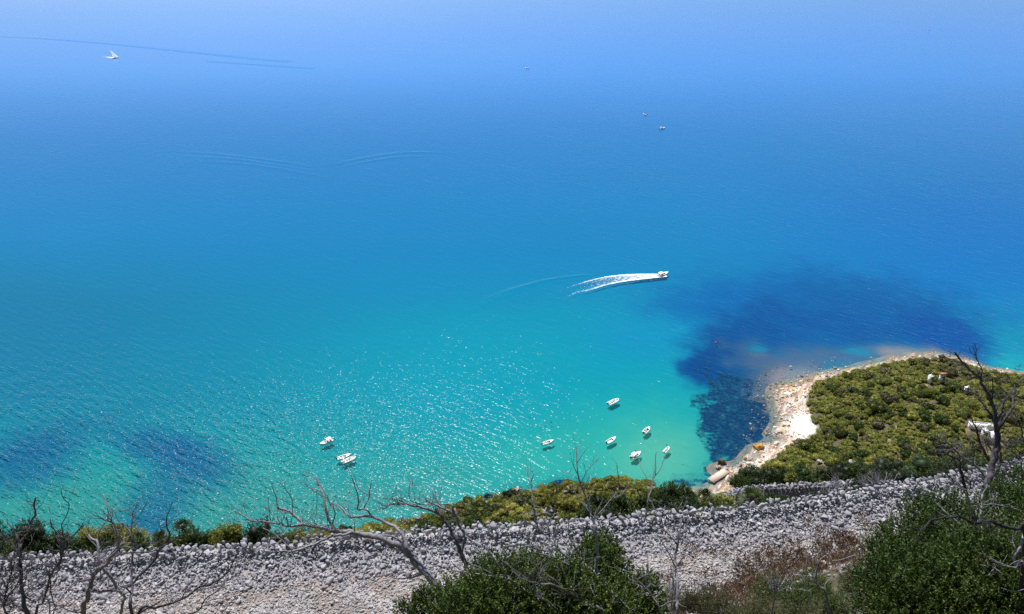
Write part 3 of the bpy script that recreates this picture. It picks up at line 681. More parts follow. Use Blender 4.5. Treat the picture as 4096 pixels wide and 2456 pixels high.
# ---------------------------------------------------------------- boats
M_gel = plain('white gelcoat', (.93, .93, .93), .3); M_tube = plain('white inflatable tube', (.80, .80, .80), .5); M_deck = plain('pale deck', (.66, .66, .64), .6)
M_black = plain('black engine cowl', (.02, .02, .025), .3); M_seat = plain('cream cushions', (.72, .66, .55), .7); M_glass = plain('smoked windscreen', (.04, .06, .08), .08)
M_canv = plain('white canvas', (.82, .82, .80), .8); M_blue = plain('dark blue trim', (.02, .04, .12), .4); M_orange2 = plain('orange canvas', (.65, .22, .12), .7); M_metal = plain('steel', (.5, .5, .5), .3, metallic=1.0)
def hull_V(L_, B, ns=14):
    xs = np.linspace(-.5, .5, ns); out = []
    for q in xs:
        t = (q + .5); hb = B / 2 * (1 - max(0, (t - .45) / .55) ** 2.2) * (.9 + .1 * min(1, t * 3)); hb = max(hb, .02)
        sh = .62 + .35 * t * t; ke = -.32 + .45 * max(0, (t - .7) / .3) ** 2
        out.append([(q * L_, -hb, sh), (q * L_, -hb * .82, .05), (q * L_, 0, ke), (q * L_, hb * .82, .05), (q * L_, hb, sh)])
    return np.array(out)
def outboard(root, x, y, mat=M_black, s=1.0):
    e = MB(); e.box((x - .32 * s, y, .95 * s), (.55 * s, .38 * s, .5 * s), taper=.8); e.box((x - .3 * s, y, .3 * s), (.18 * s, .14 * s, 1.0 * s)); e.box((x - .38 * s, y, -.22 * s), (.5 * s, .07, .12)); return e.build('outboard_motor', mat, root)
def boat_from(bowF, sternF):
    a = at_z(*bowF, .4); b_ = at_z(*sternF, .4); d = a - b_
    return (a + b_) / 2, float(np.hypot(d[0], d[1])), math.atan2(d[1], d[0])
GRP = 'small boats anchored in the turquoise bay'
def motorboat(bowF, sternF, label, canopy=False, wide=.36, engine=M_black, windsc=True, group=GRP, name='motorboat', trimc=None, seats=True, open_=True):
    c, L_, rz = boat_from(bowF, sternF); B = max(1.9, L_ * wide)
    o = empty(name, (c[0], c[1], 0), rz, label=label, cat='boat', group=group)
    P = hull_V(L_, B); ns = len(P); m = MB(); m.add(P.reshape(-1, 3), [grid_faces(ns, 5)])
    tr = P[0]; m.add(tr, [np.array([[0, 1, 2, 3, 4]])]); m.build('hull', M_gel, o)
    # gunwale ring and foredeck
    m = MB(); k0 = int(ns * .58)
    for sgn, col in ((-1, 0), (1, 4)):
        G = P[:, col] + [0, 0, .03]; inn = G.copy(); inn[:, 1] *= .80
        V = np.stack([G, inn], 1).reshape(-1, 3); m.add(V, grid_faces(ns, 2))
    V = np.stack([P[k0:, 0] + [0, 0, .04], P[k0:, 0] * [1, 0, 1] + [0, 0, .16], P[k0:, 4] + [0, 0, .04]], 1).reshape(-1, 3); m.add(V, grid_faces(ns - k0, 3))
    m.build('foredeck', M_gel, o)
    m = MB(); m.add([(P[0, 0, 0], -B * .40, .22), (L_ * .1, -B * .42, .22), (L_ * .1, B * .42, .22), (P[0, 0, 0], B * .40, .22)], np.array([[0, 1, 2, 3]])); m.build('cockpit_floor', M_deck, o)
    if windsc:
        m = MB(); m.box((L_ * .10, 0, .98), (.30, B * .66, .34), taper=.75); m.build('windscreen', M_glass, o)
        m = MB(); m.box((L_ * .05, B * .15, .62), (.5, .5, .75), taper=.85); m.build('console', M_gel, o)
    if seats:
        m = MB(); m.box((-L_ * .34, 0, .48), (.6, B * .68, .42)); m.box((-L_ * .1, 0, .5), (.45, B * .5, .45)); m.build('seat', M_seat, o)
    if trimc: m = MB(); [m.box((0, sg * B * .47, .5), (L_ * .5, .06, .12)) for sg in (-1, 1)]; m.build('hull_stripe', trimc, o)
    if canopy:
        cm = canopy if not isinstance(canopy, bool) else M_canv
        m = MB(); xs_ = np.linspace(-L_ * .38, -L_ * .02, 5); V = [(q, sg * B * .42, 1.95 + .12 * math.cos(i - 2) - .12 * abs(sg)) for i, q in enumerate(xs_) for sg in (-1, -.4, .4, 1)]
        m.add(V, grid_faces(5, 4)); V2 = np.array(V) - [0, 0, .04]; m.add(V2, grid_faces(5, 4)); bm_ = m.build('bimini', cm, o)
        for q in (-L_ * .36, -L_ * .05):
            for sg in (-1, 1): m = MB(); m.box((q, sg * B * .41, 1.25), (.05, .05, 1.3)); m.build('pole', M_metal, bm_)
    outboard(o, -L_ / 2, 0, engine)
    return o
def rib(bowF, sternF, label, twin=False, dark=True, group=GRP, tower=False):
    c, L_, rz = boat_from(bowF, sternF); B = L_ * .40; r = .30
    o = empty('inflatable_boat', (c[0], c[1], 0), rz, label=label, cat='boat', group=group)
    hb = B / 2 - r; P = [(-L_ * .5, -hb, .42), (-L_ * .2, -hb, .42), (L_ * .1, -hb, .45), (L_ * .28, -hb * .85, .50), (L_ * .40, -hb * .5, .56), (L_ * .455, 0, .60)]
    P = P + [(a, -b2, c2) for a, b2, c2 in P[-2::-1]]; Q = crom(np.array(P), 4); rad = np.full(len(Q), r); rad[0] = rad[-1] = .1; rad[1] = rad[-2] = .24
    m = MB(); tube(m, Q, rad, 10, 0); m.build('inflatable_tube', M_tube, o, smooth_=True)
    Ph = hull_V(L_ * .9, B * .72); m = MB(); Ph[:, [0, 4], 2] = .38; m.add(Ph.reshape(-1, 3), grid_faces(len(Ph), 5)); m.add(Ph[0], [np.array([[0, 1, 2, 3, 4]])]); m.build('hull', M_gel, o)
    m = MB(); m.add([(-L_ * .42, -hb, .36), (L_ * .25, -hb, .38), (L_ * .38, 0, .40), (L_ * .25, hb, .38), (-L_ * .42, hb, .36)], [np.array([[0, 1, 2, 3, 4]])]); m.build('deck', M_deck, o)
    m = MB(); m.box((L_ * .02, 0, .85), (.7, .75, .95), taper=.8); cs = m.build('console', M_gel, o)
    m = MB(); m.box((L_ * .02 + .28, 0, 1.42), (.1, .66, .3)); m.build('windscreen', M_glass, cs)
    m = MB(); m.box((-L_ * .14, 0, .68), (.55, .9, .6)); m.box((-L_ * .33, 0, .55), (.5, B * .5, .4)); m.box((L_ * .22, 0, .5), (L_ * .16, B * .4, .22)); m.build('seat', M_seat, o)
    for sy in ((-.35, .35) if twin else (0,)): outboard(o, -L_ / 2 + .25, sy, M_black if dark else M_gel)
    if tower:
        m = MB(); [m.box((-L_ * .36, sg * B * .3, 1.2), (.07, .07, 1.6)) for sg in (-1, 1)]; m.box((-L_ * .36, 0, 2.0), (.3, B * .66, .07)); m.build('roll_bar', M_gel, o)
    return o
motorboat((1279, 1779), (1331, 1757), 'white motorboat with white canopy at its stern, anchored left of the rafted pair', canopy=True, engine=M_gel)
rib((1424, 1827), (1368, 1851), 'larger white inflatable boat, nearer one of the two boats moored side by side', twin=True, tower=True, dark=False)
motorboat((1404, 1818), (1349, 1835), 'white open motorboat tied on the far side of the larger inflatable', wide=.33, trimc=M_blue, seats=True)
rib((2475, 1596), (2432, 1617), 'white inflatable boat with black engine, farthest out of the right hand anchored group')
motorboat((2215, 1762), (2170, 1776), 'white motorboat anchored farthest left of the right hand group', wide=.34)
motorboat((2463, 1750), (2428, 1771), 'plain white covered boat floating below the black engined inflatable', windsc=False, seats=False, wide=.38, canopy=False)
motorboat((2599, 1709), (2575, 1732), 'small white boat with dark windscreen anchored nearest the dark weed bed', trimc=M_blue, wide=.42)
motorboat((2563, 1808), (2525, 1832), 'white boat with closed white canopy, lowest of the anchored group', canopy=True, wide=.38)
rib((2676, 1789), (2656, 1810), 'small white inflatable with round dark console, anchored nearest the jetty', dark=False)
motorboat((2673, 1089), (2632, 1103), 'white cabin speedboat racing right ahead of its long foaming wake', canopy=True, engine=M_gel, group=None, name='speedboat')
motorboat((2571, 456), (2587, 459), 'small distant white boat drifting above left of the orange topped boat', group='distant boats on open water', wide=.45)
motorboat((2660, 511), (2638, 515), 'small distant white boat with an orange canopy', canopy=M_orange2, group='distant boats on open water', wide=.34)
motorboat((2101, 271.5), (2115, 274), 'tiny far white boat alone in the upper middle of the sea', group='distant boats on open water', wide=.5)

M_sail = plain('white sailcloth', (.88, .87, .84), .7)
_nt = M_sail.node_tree; _tr = N(_nt, 'ShaderNodeBsdfTranslucent', Color=(.9, .9, .87, 1)); _mx = N(_nt, 'ShaderNodeMixShader'); _mx.inputs[0].default_value = .55
_nt.links.new(_nt.nodes['Principled BSDF'].outputs[0], _mx.inputs[1]); _nt.links.new(_tr.outputs[0], _mx.inputs[2]); _nt.links.new(_mx.outputs[0], _nt.nodes['Material Output'].inputs[0])
def sailboat(baseF, tipF, bowF, sternF, label, heel, jib=True):
    c, L_, rz = boat_from(bowF, sternF); t = (H) / -ray(*baseF)[2]
    mh = abs(baseF[1] - tipF[1]) / FPX * t / CP / math.cos(heel) * 1.0
    o = empty('sailboat', (c[0], c[1], 0), rz, label=label, cat='sailboat')
    o.rotation_euler = (0, 0, rz)
    P = hull_V(L_, L_ * .28); m = MB(); m.add(P.reshape(-1, 3), grid_faces(len(P), 5)); m.add(P[0], [np.array([[0, 1, 2, 3, 4]])]); m.build('hull', M_gel, o)
    m = MB(); V = np.stack([P[:, 0] + [0, 0, .01], P[:, 0] * [1, 0, 1] + [0, 0, .12], P[:, 4] + [0, 0, .01]], 1); m.add(V.reshape(-1, 3), grid_faces(len(P), 3)); m.box((-L_ * .02, 0, .95), (L_ * .3, L_ * .13, .4), taper=.8); m.build('deck', M_deck, o)
    lean = np.array([-math.sin(heel) * math.cos(-rz), -math.sin(heel) * math.sin(-rz), math.cos(heel)])
    b0 = np.array([L_ * .05, 0, .8]); top = b0 + lean * mh
    m = MB(); tube(m, [b0, top], [.09, .05], 6, 0); m.build('mast', M_metal, o)
    boom = b0 + np.array([-L_ * .42, L_ * .06, .9]); tack = b0 + lean * .9
    def sailm(A, B_, C_, bulge, nm):
        n = 7; V = []; F = []
        for i in range(n):
            for j in range(n - i):
                u, v = i / (n - 1), j / (n - 1); p_ = A * (1 - u - v) + B_ * u + C_ * v + np.array([0, 1, 0]) * bulge * 6 * u * (1 - u - v) * 1.0; V.append(p_)
        idx = {}; k = 0
        for i in range(n):
            for j in range(n - i): idx[i, j] = k; k += 1
        for i in range(n - 1):
            for j in range(n - 1 - i):
                F.append((idx[i, j], idx[i + 1, j], idx[i, j + 1]))
                if j < n - 2 - i: F.append((idx[i + 1, j], idx[i + 1, j + 1], idx[i, j + 1]))
        V = np.array(V); m = MB(); m.add(V, np.array(F)); m.build(nm, M_sail, o, smooth_=True)
    sailm(boom, tack, top, .5, 'mainsail')
    if jib: sailm(np.array([L_ * .5, 0, 1.0]), b0 + np.array([-L_ * .04, L_ * .1, .5]), b0 + lean * mh * .93, .6, 'jib')
    m = MB(); tube(m, [tack, boom], [.06, .05], 6, 0); m.build('boom', M_metal, o)
    return o
sailboat((466, 232), (451, 203), (475, 231), (449, 233), 'white sailboat heeling hard to the left with a faint trail behind', R(26))
sailboat((3716, 118.5), (3720, 103), (3712, 118), (3720, 119.5), 'tiny far white sailboat upright near the top right of the sea', R(-10), False)

def buoy(F_, col, label, s=.35):
    p = at_z(*F_); o = empty('buoy', p, label=label, cat='buoy'); m = MB(); V, F = ico(2); m.add(V * s * [1, 1, .9] + [0, 0, s * .45], F); m.build('float', plain('buoy ' + label[:6], col, .4), o, smooth_=True)
    m = MB(); tube(m, [(0, 0, s), (0, 0, s * 1.9)], [s * .15, s * .12], 6, 0); m.build('eyelet', M_metal, o)
buoy((2863, 1372), (.75, .03, .06), 'red mooring buoy floating over the dark blue weed belt', .55)
buoy((2178, 1686), (.85, .80, .72), 'tiny pale buoy left of the farthest anchored inflatable')
buoy((2204, 1689), (.02, .03, .03), 'tiny black buoy right beside the pale buoy')
buoy((2667, 1780), (.02, .03, .03), 'tiny dark buoy just above the inflatable nearest the jetty', .3)
buoy((2542, 1802), (.02, .03, .03), 'tiny dark buoy just left of the closed canopy boat', .3)
buoy((2278, 1796), (.80, .45, .25), 'orange buoy near the dead treetop')

# wakes
def foam(name, up, lo, kmat, n=12):
    A = crom(np.array([at_z(*f, .07) for f in up]), n); B_ = crom(np.array([at_z(*f, .07) for f in lo]), n)
    k = min(len(A), len(B_)); ia = np.linspace(0, len(A) - 1, k).astype(int); ib = np.linspace(0, len(B_) - 1, k).astype(int); A, B_ = A[ia], B_[ib]
    v = np.linspace(-.12, 1.12, 15); V = A[:, None] * (1 - v)[None, :, None] + B_[:, None] * v[None, :, None]
    u = np.repeat(np.linspace(0, 1, k)[:, None], 15, 1); vv = np.repeat(v[None], k, 0)
    V[..., 2] = .07 + .15 * (1 - u) * np.abs(vv - .5)
    edge = smooth(-.12, .04, vv) * smooth(1.12, .96, vv); rim = np.exp(-((vv - .06) / .07) ** 2) + np.exp(-((vv - .93) / .08) ** 2)
    dens = edge * (kmat[0] * (1 - u) ** kmat[1] + .20 * (1 - u) ** .25 * rim + kmat[2]) * smooth(1, .9, u)
    o = mesh(name, V.reshape(-1, 3), [grid_faces(k, 15)], M_foam, smooth_=True, attrs={'d': dens.ravel(), 'e': edge.ravel()}); return tag(o, kind='stuff')
M_foam, nt, b = new_mat('sea foam')
tcn = N(nt, 'ShaderNodeTexCoord'); mp = N(nt, 'ShaderNodeMapping'); mp.inputs['Scale'].default_value = (.55, 1.1, 1); mp.inputs['Rotation'].default_value = (0, 0, R(-20))
nz = N(nt, 'ShaderNodeTexNoise', Scale=1.0, Detail=6.0, Roughness=.75); ad = N(nt, 'ShaderNodeAttribute', attribute_name='d'); ae = N(nt, 'ShaderNodeAttribute', attribute_name='e')
nt.links.new(tcn.outputs['Object'], mp.inputs[0]); nt.links.new(mp.outputs[0], nz.inputs['Vector'])
ms = N(nt, 'ShaderNodeMath', operation='SUBTRACT'); nt.links.new(ad.outputs['Fac'], ms.inputs[0]); nt.links.new(nz.outputs['Fac'], ms.inputs[1])
mr = N(nt, 'ShaderNodeMapRange'); mr.inputs[1].default_value = -.05; mr.inputs[2].default_value = .12; nt.links.new(ms.outputs[0], mr.inputs[0])
mr2 = N(nt, 'ShaderNodeMath', operation='MULTIPLY'); nt.links.new(mr.outputs[0], mr2.inputs[0]); nt.links.new(ae.outputs['Fac'], mr2.inputs[1])
nt.links.new(mr2.outputs[0], b.inputs['Alpha']); b.inputs['Base Color'].default_value = (.85, .88, .9, 1); b.inputs['Roughness'].default_value = .7
c4 = lambda l: [(2200 + a / 4.76, 1040 + bb / 4.76) for a, bb in l]
foam('wake_foam', c4([(2190, 268), (1900, 262), (1600, 265), (1300, 282), (1000, 322), (700, 395), (450, 475), (200, 570), (0, 700)]),
     c4([(2235, 318), (1950, 348), (1650, 382), (1350, 425), (1070, 485), (760, 580), (480, 640), (280, 740), (120, 830)]), (.46, .75, .17))
foam('wake_foam', [(455, 229), (430, 227), (405, 222), (370, 217)], [(456, 233), (430, 231), (403, 226), (368, 221)], (.5, 1.0, .15))

# ---------------------------------------------------------------- foliage builders
def leaves(P, Dr, ln, wd, rg, fold=.25):
    """diamond leaves with a fold; P base, Dr unit axis"""
    n = len(P); ln = np.broadcast_to(ln, (n,)); wd = np.broadcast_to(wd, (n,))
    r = rg.normal(size=(n, 3)); S = np.cross(Dr, r); S /= np.linalg.norm(S, axis=1, keepdims=True) + 1e-9
    U = np.cross(S, Dr)
    mid = P + Dr * (ln * .5)[:, None]
    V = np.stack([P, mid - S * (wd * .5)[:, None] + U * (wd * fold)[:, None], P + Dr * ln[:, None], mid + S * (wd * .5)[:, None] + U * (wd * fold)[:, None]], 1)
    b_ = np.arange(n)[:, None] * 4
    F = np.concatenate([b_ + np.array([0, 1, 2]), b_ + np.array([0, 2, 3])]); return V.reshape(-1, 3), F
def unit(v): return v / (np.linalg.norm(v, axis=-1, keepdims=True) + 1e-9)
def crown_arrays(rg, nl, nleaf, leaf, flat=.6, spread=.62, lobe=(.28, .46), up=.35, coredens=.85):
    """dome of lobes, unit radius, standing on z=0 -> V,F,tone"""
    C = []; Rr = []
    for i in range(nl):
        a = rg.uniform(0, 2 * math.pi); q = math.sqrt(rg.uniform(0, 1)) * spread; zz = flat * math.sqrt(max(0, 1 - (q / .95) ** 2)) * rg.uniform(.55, 1.0)
        C.append((q * math.cos(a), q * math.sin(a), zz)); Rr.append(rg.uniform(*lobe))
    C = np.array(C); Rr = np.array(Rr); k = rg.integers(0, nl, nleaf); d = unit(rg.normal(size=(nleaf, 3))); d[:, 2] = np.abs(d[:, 2]) * .9 + d[:, 2] * .1
    rr = Rr[k] * rg.uniform(.72, 1.08, nleaf); P = C[k] + d * rr[:, None] * np.array([1, 1, .85])
    dist = np.linalg.norm((P[:, None] - C[None]) / Rr[None, :, None], axis=2); dist[np.arange(nleaf), k] = 9
    keep = (dist.min(1) > .78) & (P[:, 2] > .02); P = P[keep]; d = d[keep]; kk = k[keep]
    Dr = unit(d * .6 + rg.normal(size=P.shape) * .6 + [0, 0, up]); n = len(P)
    V, F = leaves(P, Dr, leaf * rg.uniform(.7, 1.4, n), leaf * rg.uniform(.5, .9, n), rg)
    lt = rg.uniform(-.16, .16, nl)[kk]; tone = np.repeat(np.clip(.5 + lt + rg.uniform(-.28, .28, n), 0, 1), 4)
    bv, bf = ico(2); m = []; f = []; o = len(V)
    for c, r_ in zip(C, Rr):
        m.append(bv * r_ * coredens * np.array([1, 1, .85]) * (1 + rg.uniform(-.12, .12, (len(bv), 1))) + c); f.append(bf + o); o += len(bv)
    return np.concatenate([V] + m), [np.concatenate([F] + f)], np.concatenate([tone, rg.uniform(.2, .6, o - len(V))])
def small_crown(name, seed, mat, nl=11, nleaf=1500, leaf=.13, **k):
    rg = np.random.default_rng(seed); V, F, t = crown_arrays(rg, nl, nleaf, leaf, **k)
    return mesh(name, V, F, mat, attrs={'v': t})
def hide_proto(o):  # prototypes are used as the first real plant later on, never left over
    return o

# ---------------------------------------------------------------- headland maquis
rg = np.random.default_rng(23)
protos = [small_crown('shrub', 100 + i, M_maquis, nl=rg.integers(9, 15), flat=rg.uniform(.45, .75)) for i in range(4)] + [small_crown('shrub', 110, M_grey, flat=.7), small_crown('shrub', 111, M_yel, flat=.5), small_crown('shrub', 112, M_leaf, flat=.6)]
pts = []
cell = {}
for _ in range(60000):
    x = rg.uniform(85, 330); y = rg.uniform(235, 430); pts.append((x, y))
pts = np.array(pts); vd = poly_sd(pts[:, 0], pts[:, 1], veg); zz = hgt(pts[:, 0], pts[:, 1]); pX, pY, dd = proj(pts[:, 0], pts[:, 1], zz)
pts = pts[(vd > .6) & (pX > 2900) & (pX < 4300) & (pY > 1380) & (pY < 1990) & (zz < 45)]
chosen = []
def fits(x, y, r):
    gx, gy = int(x // 4), int(y // 4)
    for i in (-1, 0, 1):
        for j in (-1, 0, 1):
            for (a, b2, r2) in cell.get((gx + i, gy + j), ()):
                if (a - x) ** 2 + (b2 - y) ** 2 < ((r + r2) * .48) ** 2: return False
    cell.setdefault((gx, gy), []).append((x, y, r)); return True
vdp = poly_sd(pts[:, 0], pts[:, 1], veg)
for ii, (x, y) in enumerate(pts):
    r = rg.choice([1.2, 1.8, 2.7, 4.0], p=[.3, .35, .25, .1]) * rg.uniform(.85, 1.15)
    if vdp[ii] < 2.5: r = min(r, 1.8)
    if fits(x, y, r): chosen.append((x, y, r)) if fbm(np.array([x / 7.]), np.array([y / 7.]), 81)[0] > .27 else None
ch = np.array(chosen); cz = hgt(ch[:, 0], ch[:, 1]); pX, pY, dd = proj(ch[:, 0], ch[:, 1], cz)
vdc = poly_sd(ch[:, 0], ch[:, 1], veg)
# keep clear of the white buildings and the bare rock patches
clear = [(3932, 1770, 34, 40), (3972, 1790, 34, 40), (3924, 1722, 62, 26), (3763, 1540, 18, 14), (3716, 1545, 16, 12), (3862, 1584, 18, 12), (3410, 1870, 30, 16), (3275, 1860, 30, 14)]
ok = np.ones(len(ch), bool)
for a, b2, rx, ry in clear: ok &= (((pX - a) / rx) ** 2 + ((pY - b2) / ry) ** 2) > 1
ch, cz, pX, pY, dd = ch[ok], cz[ok], pX[ok], pY[ok], dd[ok]
infr = (pX < 4110)
score = ch[:, 2] / dd * np.where(infr, 1, .1) * np.where(pY < 1925, 1, .2)
order = np.argsort(-score)
tone_f = fbm(ch[:, 0] / 14, ch[:, 1] / 14, 61)
def kind_of(i):
    u = rg.random(); south = pY[i] > 1830
    if south: return 5 if u < .45 * (tone_f[i] > .45) + .12 else rg.integers(0, 4)
    if pY[i] < 1530: return 4 if u < .45 else rg.integers(0, 4)
    if u < .10: return 4
    if u < .20: return 6
    if u < .23: return 5
    return rg.integers(0, 4)
used = [False] * len(protos); rest = {k: [] for k in range(len(protos))}
KW = ['olive green maquis shrub crowded into the headland scrub'] * 4 + ['grey green shrub in the headland scrub', 'yellow green shrub in the headland scrub', 'bright dark green shrub in the headland scrub']
nind = 0; headl = []
for i in order:
    k = int(kind_of(i)); x, y, r = ch[i]
    if nind < 280:
        if not used[k]: o = protos[k]; used[k] = True
        else: o = protos[k].copy(); COL.objects.link(o)
        o.location = (x, y, cz[i] - .25); o.scale = (r * rg.uniform(.9, 1.15), r * rg.uniform(.9, 1.15), r * rg.uniform(.85, 1.25)); o.rotation_euler = (0, 0, rg.uniform(0, 6.28))
        tag(o, KW[k], 'shrub', KW[k].replace('shrub', 'shrubs')); nind += 1; headl.append((o, pX[i], pY[i], KW[k].split(' crowded')[0].split(' in the')[0]))
    else: rest[k].append((x, y, cz[i] - .25, r, rg.uniform(0, 6.28)))
# the rest as one mass
Vs = []; Fs = []; Ts = []; off = 0; lo = []
for q in range(4):
    V, F, t = crown_arrays(np.random.default_rng(200 + q), 9, 520, .19, flat=.6); lo.append((V, F[0], t))
for k, L_ in rest.items():
    for (x, y, z, r, a) in L_:
        V, F, t = lo[rg.integers(0, 4)]; ca, sa = math.cos(a), math.sin(a)
        W = np.stack([V[:, 0] * ca - V[:, 1] * sa, V[:, 0] * sa + V[:, 1] * ca, V[:, 2]], 1) * r + [x, y, z]
        Vs.append(W); Fs.append(F + off); off += len(V); Ts.append(np.clip(t + rg.uniform(-.2, .2), 0, 1))
if Vs:
    o = mesh('headland_scrub', np.concatenate(Vs), [np.concatenate(Fs)], M_maquis, attrs={'v': np.concatenate(Ts)}); tag(o, kind='stuff')
print('headland', len(ch), nind)

# ---------------------------------------------------------------- pines and scrub on the coast below
def tree_obj(name, crown_proto_mesh, mats, label, group, cat='tree'):
    pass
rg = np.random.default_rng(31)
pine_p = []
for i in range(3):
    V, F, t = crown_arrays(np.random.default_rng(300 + i), 26, 4200, .075, flat=.6, spread=.74, lobe=(.15, .28), up=.7, coredens=.72); V[:, 2] += .35
    root = empty('pine_tree', (0, 0, 0)); mesh('crown', V, F, M_yel, root, attrs={'v': t})
    m = MB(); tube(m, [(0, 0, -.5), (.03, .02, .2), (.0, .05, .7)], [.07, .055, .03], 6, .1)
    for a in range(4): tube(m, [(0, .02, .3), (math.cos(a * 1.6) * .35, math.sin(a * 1.6) * .35, .62)], [.03, .012], 5, .1)
    m.build('trunk', M_stem, root); pine_p.append(root)
upine = [False] * 3
ORD = ['first', 'second', 'third', 'fourth', 'fifth', 'sixth', 'seventh', 'eighth', 'ninth', 'tenth']
PN = [(2170, 1945, 42), (2225, 1935, 45), (2280, 1925, 45), (2335, 1930, 48), (2390, 1922, 46), (2440, 1912, 44), (2480, 1905, 40), (2530, 1920, 44), (2585, 1925, 46), (2640, 1950, 38), (2200, 1985, 45), (2260, 1980, 48), (2320, 1975, 46),
      (2380, 1970, 44), (2440, 1965, 46), (2500, 1965, 42), (2560, 1975, 44), (2150, 1990, 34), (2290, 2005, 36), (2130, 1962, 26), (2620, 1985, 40), (2350, 2010, 38), (2240, 2015, 30), (2680, 1975, 34)]
def place_top(X, Y, hw, hfac):
    """ground point for a crown whose top shows at Y: iterate down the picture"""
    p = ground_px(X, Y + hw * 1.0)
    for _ in range(2):
        _, _, dd_ = proj(p[0], p[1], p[2]); r = hw * dd_ / FPX; 
        p = ground_px(X, Y + r * hfac * .78 * FPX / dd_)
    return p, r
for i, (X, Y, hw) in enumerate(PN):
    p, r = place_top(X, Y, hw, 1.25); k = i % 3
    if not upine[k]: o = pine_p[k]; upine[k] = True
    else: o = copy_tree(pine_p[k])
    o.location = tuple(p - [0, 0, .3]); o.scale = (r, r, r * rg.uniform(.9, 1.1)); o.rotation_euler = (0, 0, rg.uniform(0, 6))
    rows_ = [list(range(0, 10)), [10, 11, 12, 13, 14, 15, 16, 20], [19, 17, 22, 18, 21, 23]]
    for rn, rr_ in zip(('seaward edge', 'middle row', 'landward edge'), rows_):
        if i in rr_:
            k2 = sorted(rr_, key=lambda q: PN[q][0]).index(i); tag(o, ORD[k2] + ' yellow green pine from the left along the ' + rn + ' of the shore grove', 'tree', 'yellow green pines of the shore grove')
# mixed low scrub over the coast strip and the slope under the track
sp = [small_crown('bush', 120, M_maquis, flat=.6), small_crown('bush', 121, M_yel, flat=.5), small_crown('bush', 122, M_dark, flat=.7), small_crown('bush', 123, M_rust, flat=.5, nleaf=1200), small_crown('bush', 124, M_yel, flat=.55, nl=8)]
us_ = [False] * 5; cell = {}; cnt = 0; scrubl = []
SL = ['olive bush in the scrub between the track wall and the shore', 'yellow bush in the scrub between the track wall and the shore', 'dark green bush in the scrub between the track wall and the shore', 'reddish dry bush in the scrub between the track wall and the shore', 'yellow bush in the scrub between the track wall and the shore']
cand = []
for _ in range(9000):
    X = rg.uniform(1200, 3050); lo_y = np.interp(X, [1200, 1389, 1567, 1744, 1824, 1958, 2069, 2150, 2650, 2700, 2900, 3050], [2125, 2125, 2090, 2055, 2020, 1985, 1972, 1990, 2000, 1985, 1990, 1960]); Y = rg.uniform(lo_y, 2150)
    cand.append((X, Y))
for X, Y in cand:
    if cnt >= 290: break
    pth = at_z(X, Y, 2.0)
    if not fits(pth[0], pth[1], 1.9): continue
    p = ground_px(X, Y)
    if p[2] > 60: continue
    u = rg.random(); yel = fbm(np.array([X / 120.]), np.array([Y / 50.]), 71)[0]
    k = 3 if u < .06 else (1 if u < .2 + .5 * (yel > .5) else (4 if u < .75 and yel > .45 else (2 if u > .9 else 0)))
    if not us_[k]: o = sp[k]; us_[k] = True
    else: o = sp[k].copy(); COL.objects.link(o)
    r = rg.uniform(1.6, 3.0) * (.7 if k == 3 else 1); o.location = tuple(p - [0, 0, .2]); o.scale = (r, r, r * rg.uniform(.8, 1.2)); o.rotation_euler = (0, 0, rg.uniform(0, 6))
    tag(o, SL[k], 'bush', SL[k].replace('bush', 'bushes').split(' between')[0] + ' below the track'); cnt += 1; scrubl.append((o, X, Y, SL[k].split(' in the')[0]))
for k in range(5):
    if not us_[k]: bpy.data.objects.remove(sp[k])
for k in range(len(protos)):
    if not used[k]: bpy.data.objects.remove(protos[k])
def single_out(lst, marks, reach):
    used_ = set()
    for mx_, my_, nm in marks:
        for dx, dy, wd_ in ((-1, 0, 'just left of'), (1, 0, 'just right of'), (0, -1, 'right above'), (0, 1, 'right below')):
            best = None
            for o, X, Y, kd in lst:
                if o.name in used_: continue
                ax, ay = X - mx_, (Y - my_) * 1.6; d_ = math.hypot(ax, ay)
                if d_ < reach and (ax * dx + ay * dy) > .75 * d_ and (best is None or d_ < best[0]): best = (d_, o, kd)
            if best: used_.add(best[1].name); best[1]['label'] = best[2] + ' ' + wd_ + ' ' + nm
single_out(headl, [(3225, 1705, 'the bright white sand patch'), (3924, 1720, 'the long white terrace'), (3763, 1530, 'the tiny house with the orange roof'), (3716, 1545, 'the small pale ruin'), (3862, 1580, 'the low white shed'), (3410, 1865, 'the pale bare rock patch'),
    (3275, 1855, 'the smaller pale headland rock'), (3972, 1785, 'the white block house'), (3550, 1345, 'the far shore at the headland top'), (3256, 1526, 'the beach corner nearest the orange rock'), (3134, 1812, 'the narrow lower end of the beach'), (3535, 1430, 'the pink shallows')], 110)
single_out(scrubl, [(2225, 2040, 'the large limestone outcrop'), (2190, 2060, 'the sloping rock slab'), (2290, 2030, 'the small pale rock by the outcrop'), (2062, 1975, 'the pale shore block'), (2100, 1986, 'the low pinkish rock'), (2590, 1980, 'the rock under the pines'), (2865, 1900, 'the concrete jetty'), (1744, 2040, 'the arching dead limbs'), (1389, 2107, 'the thick dead trunk')], 130)
print('scrub', cnt)

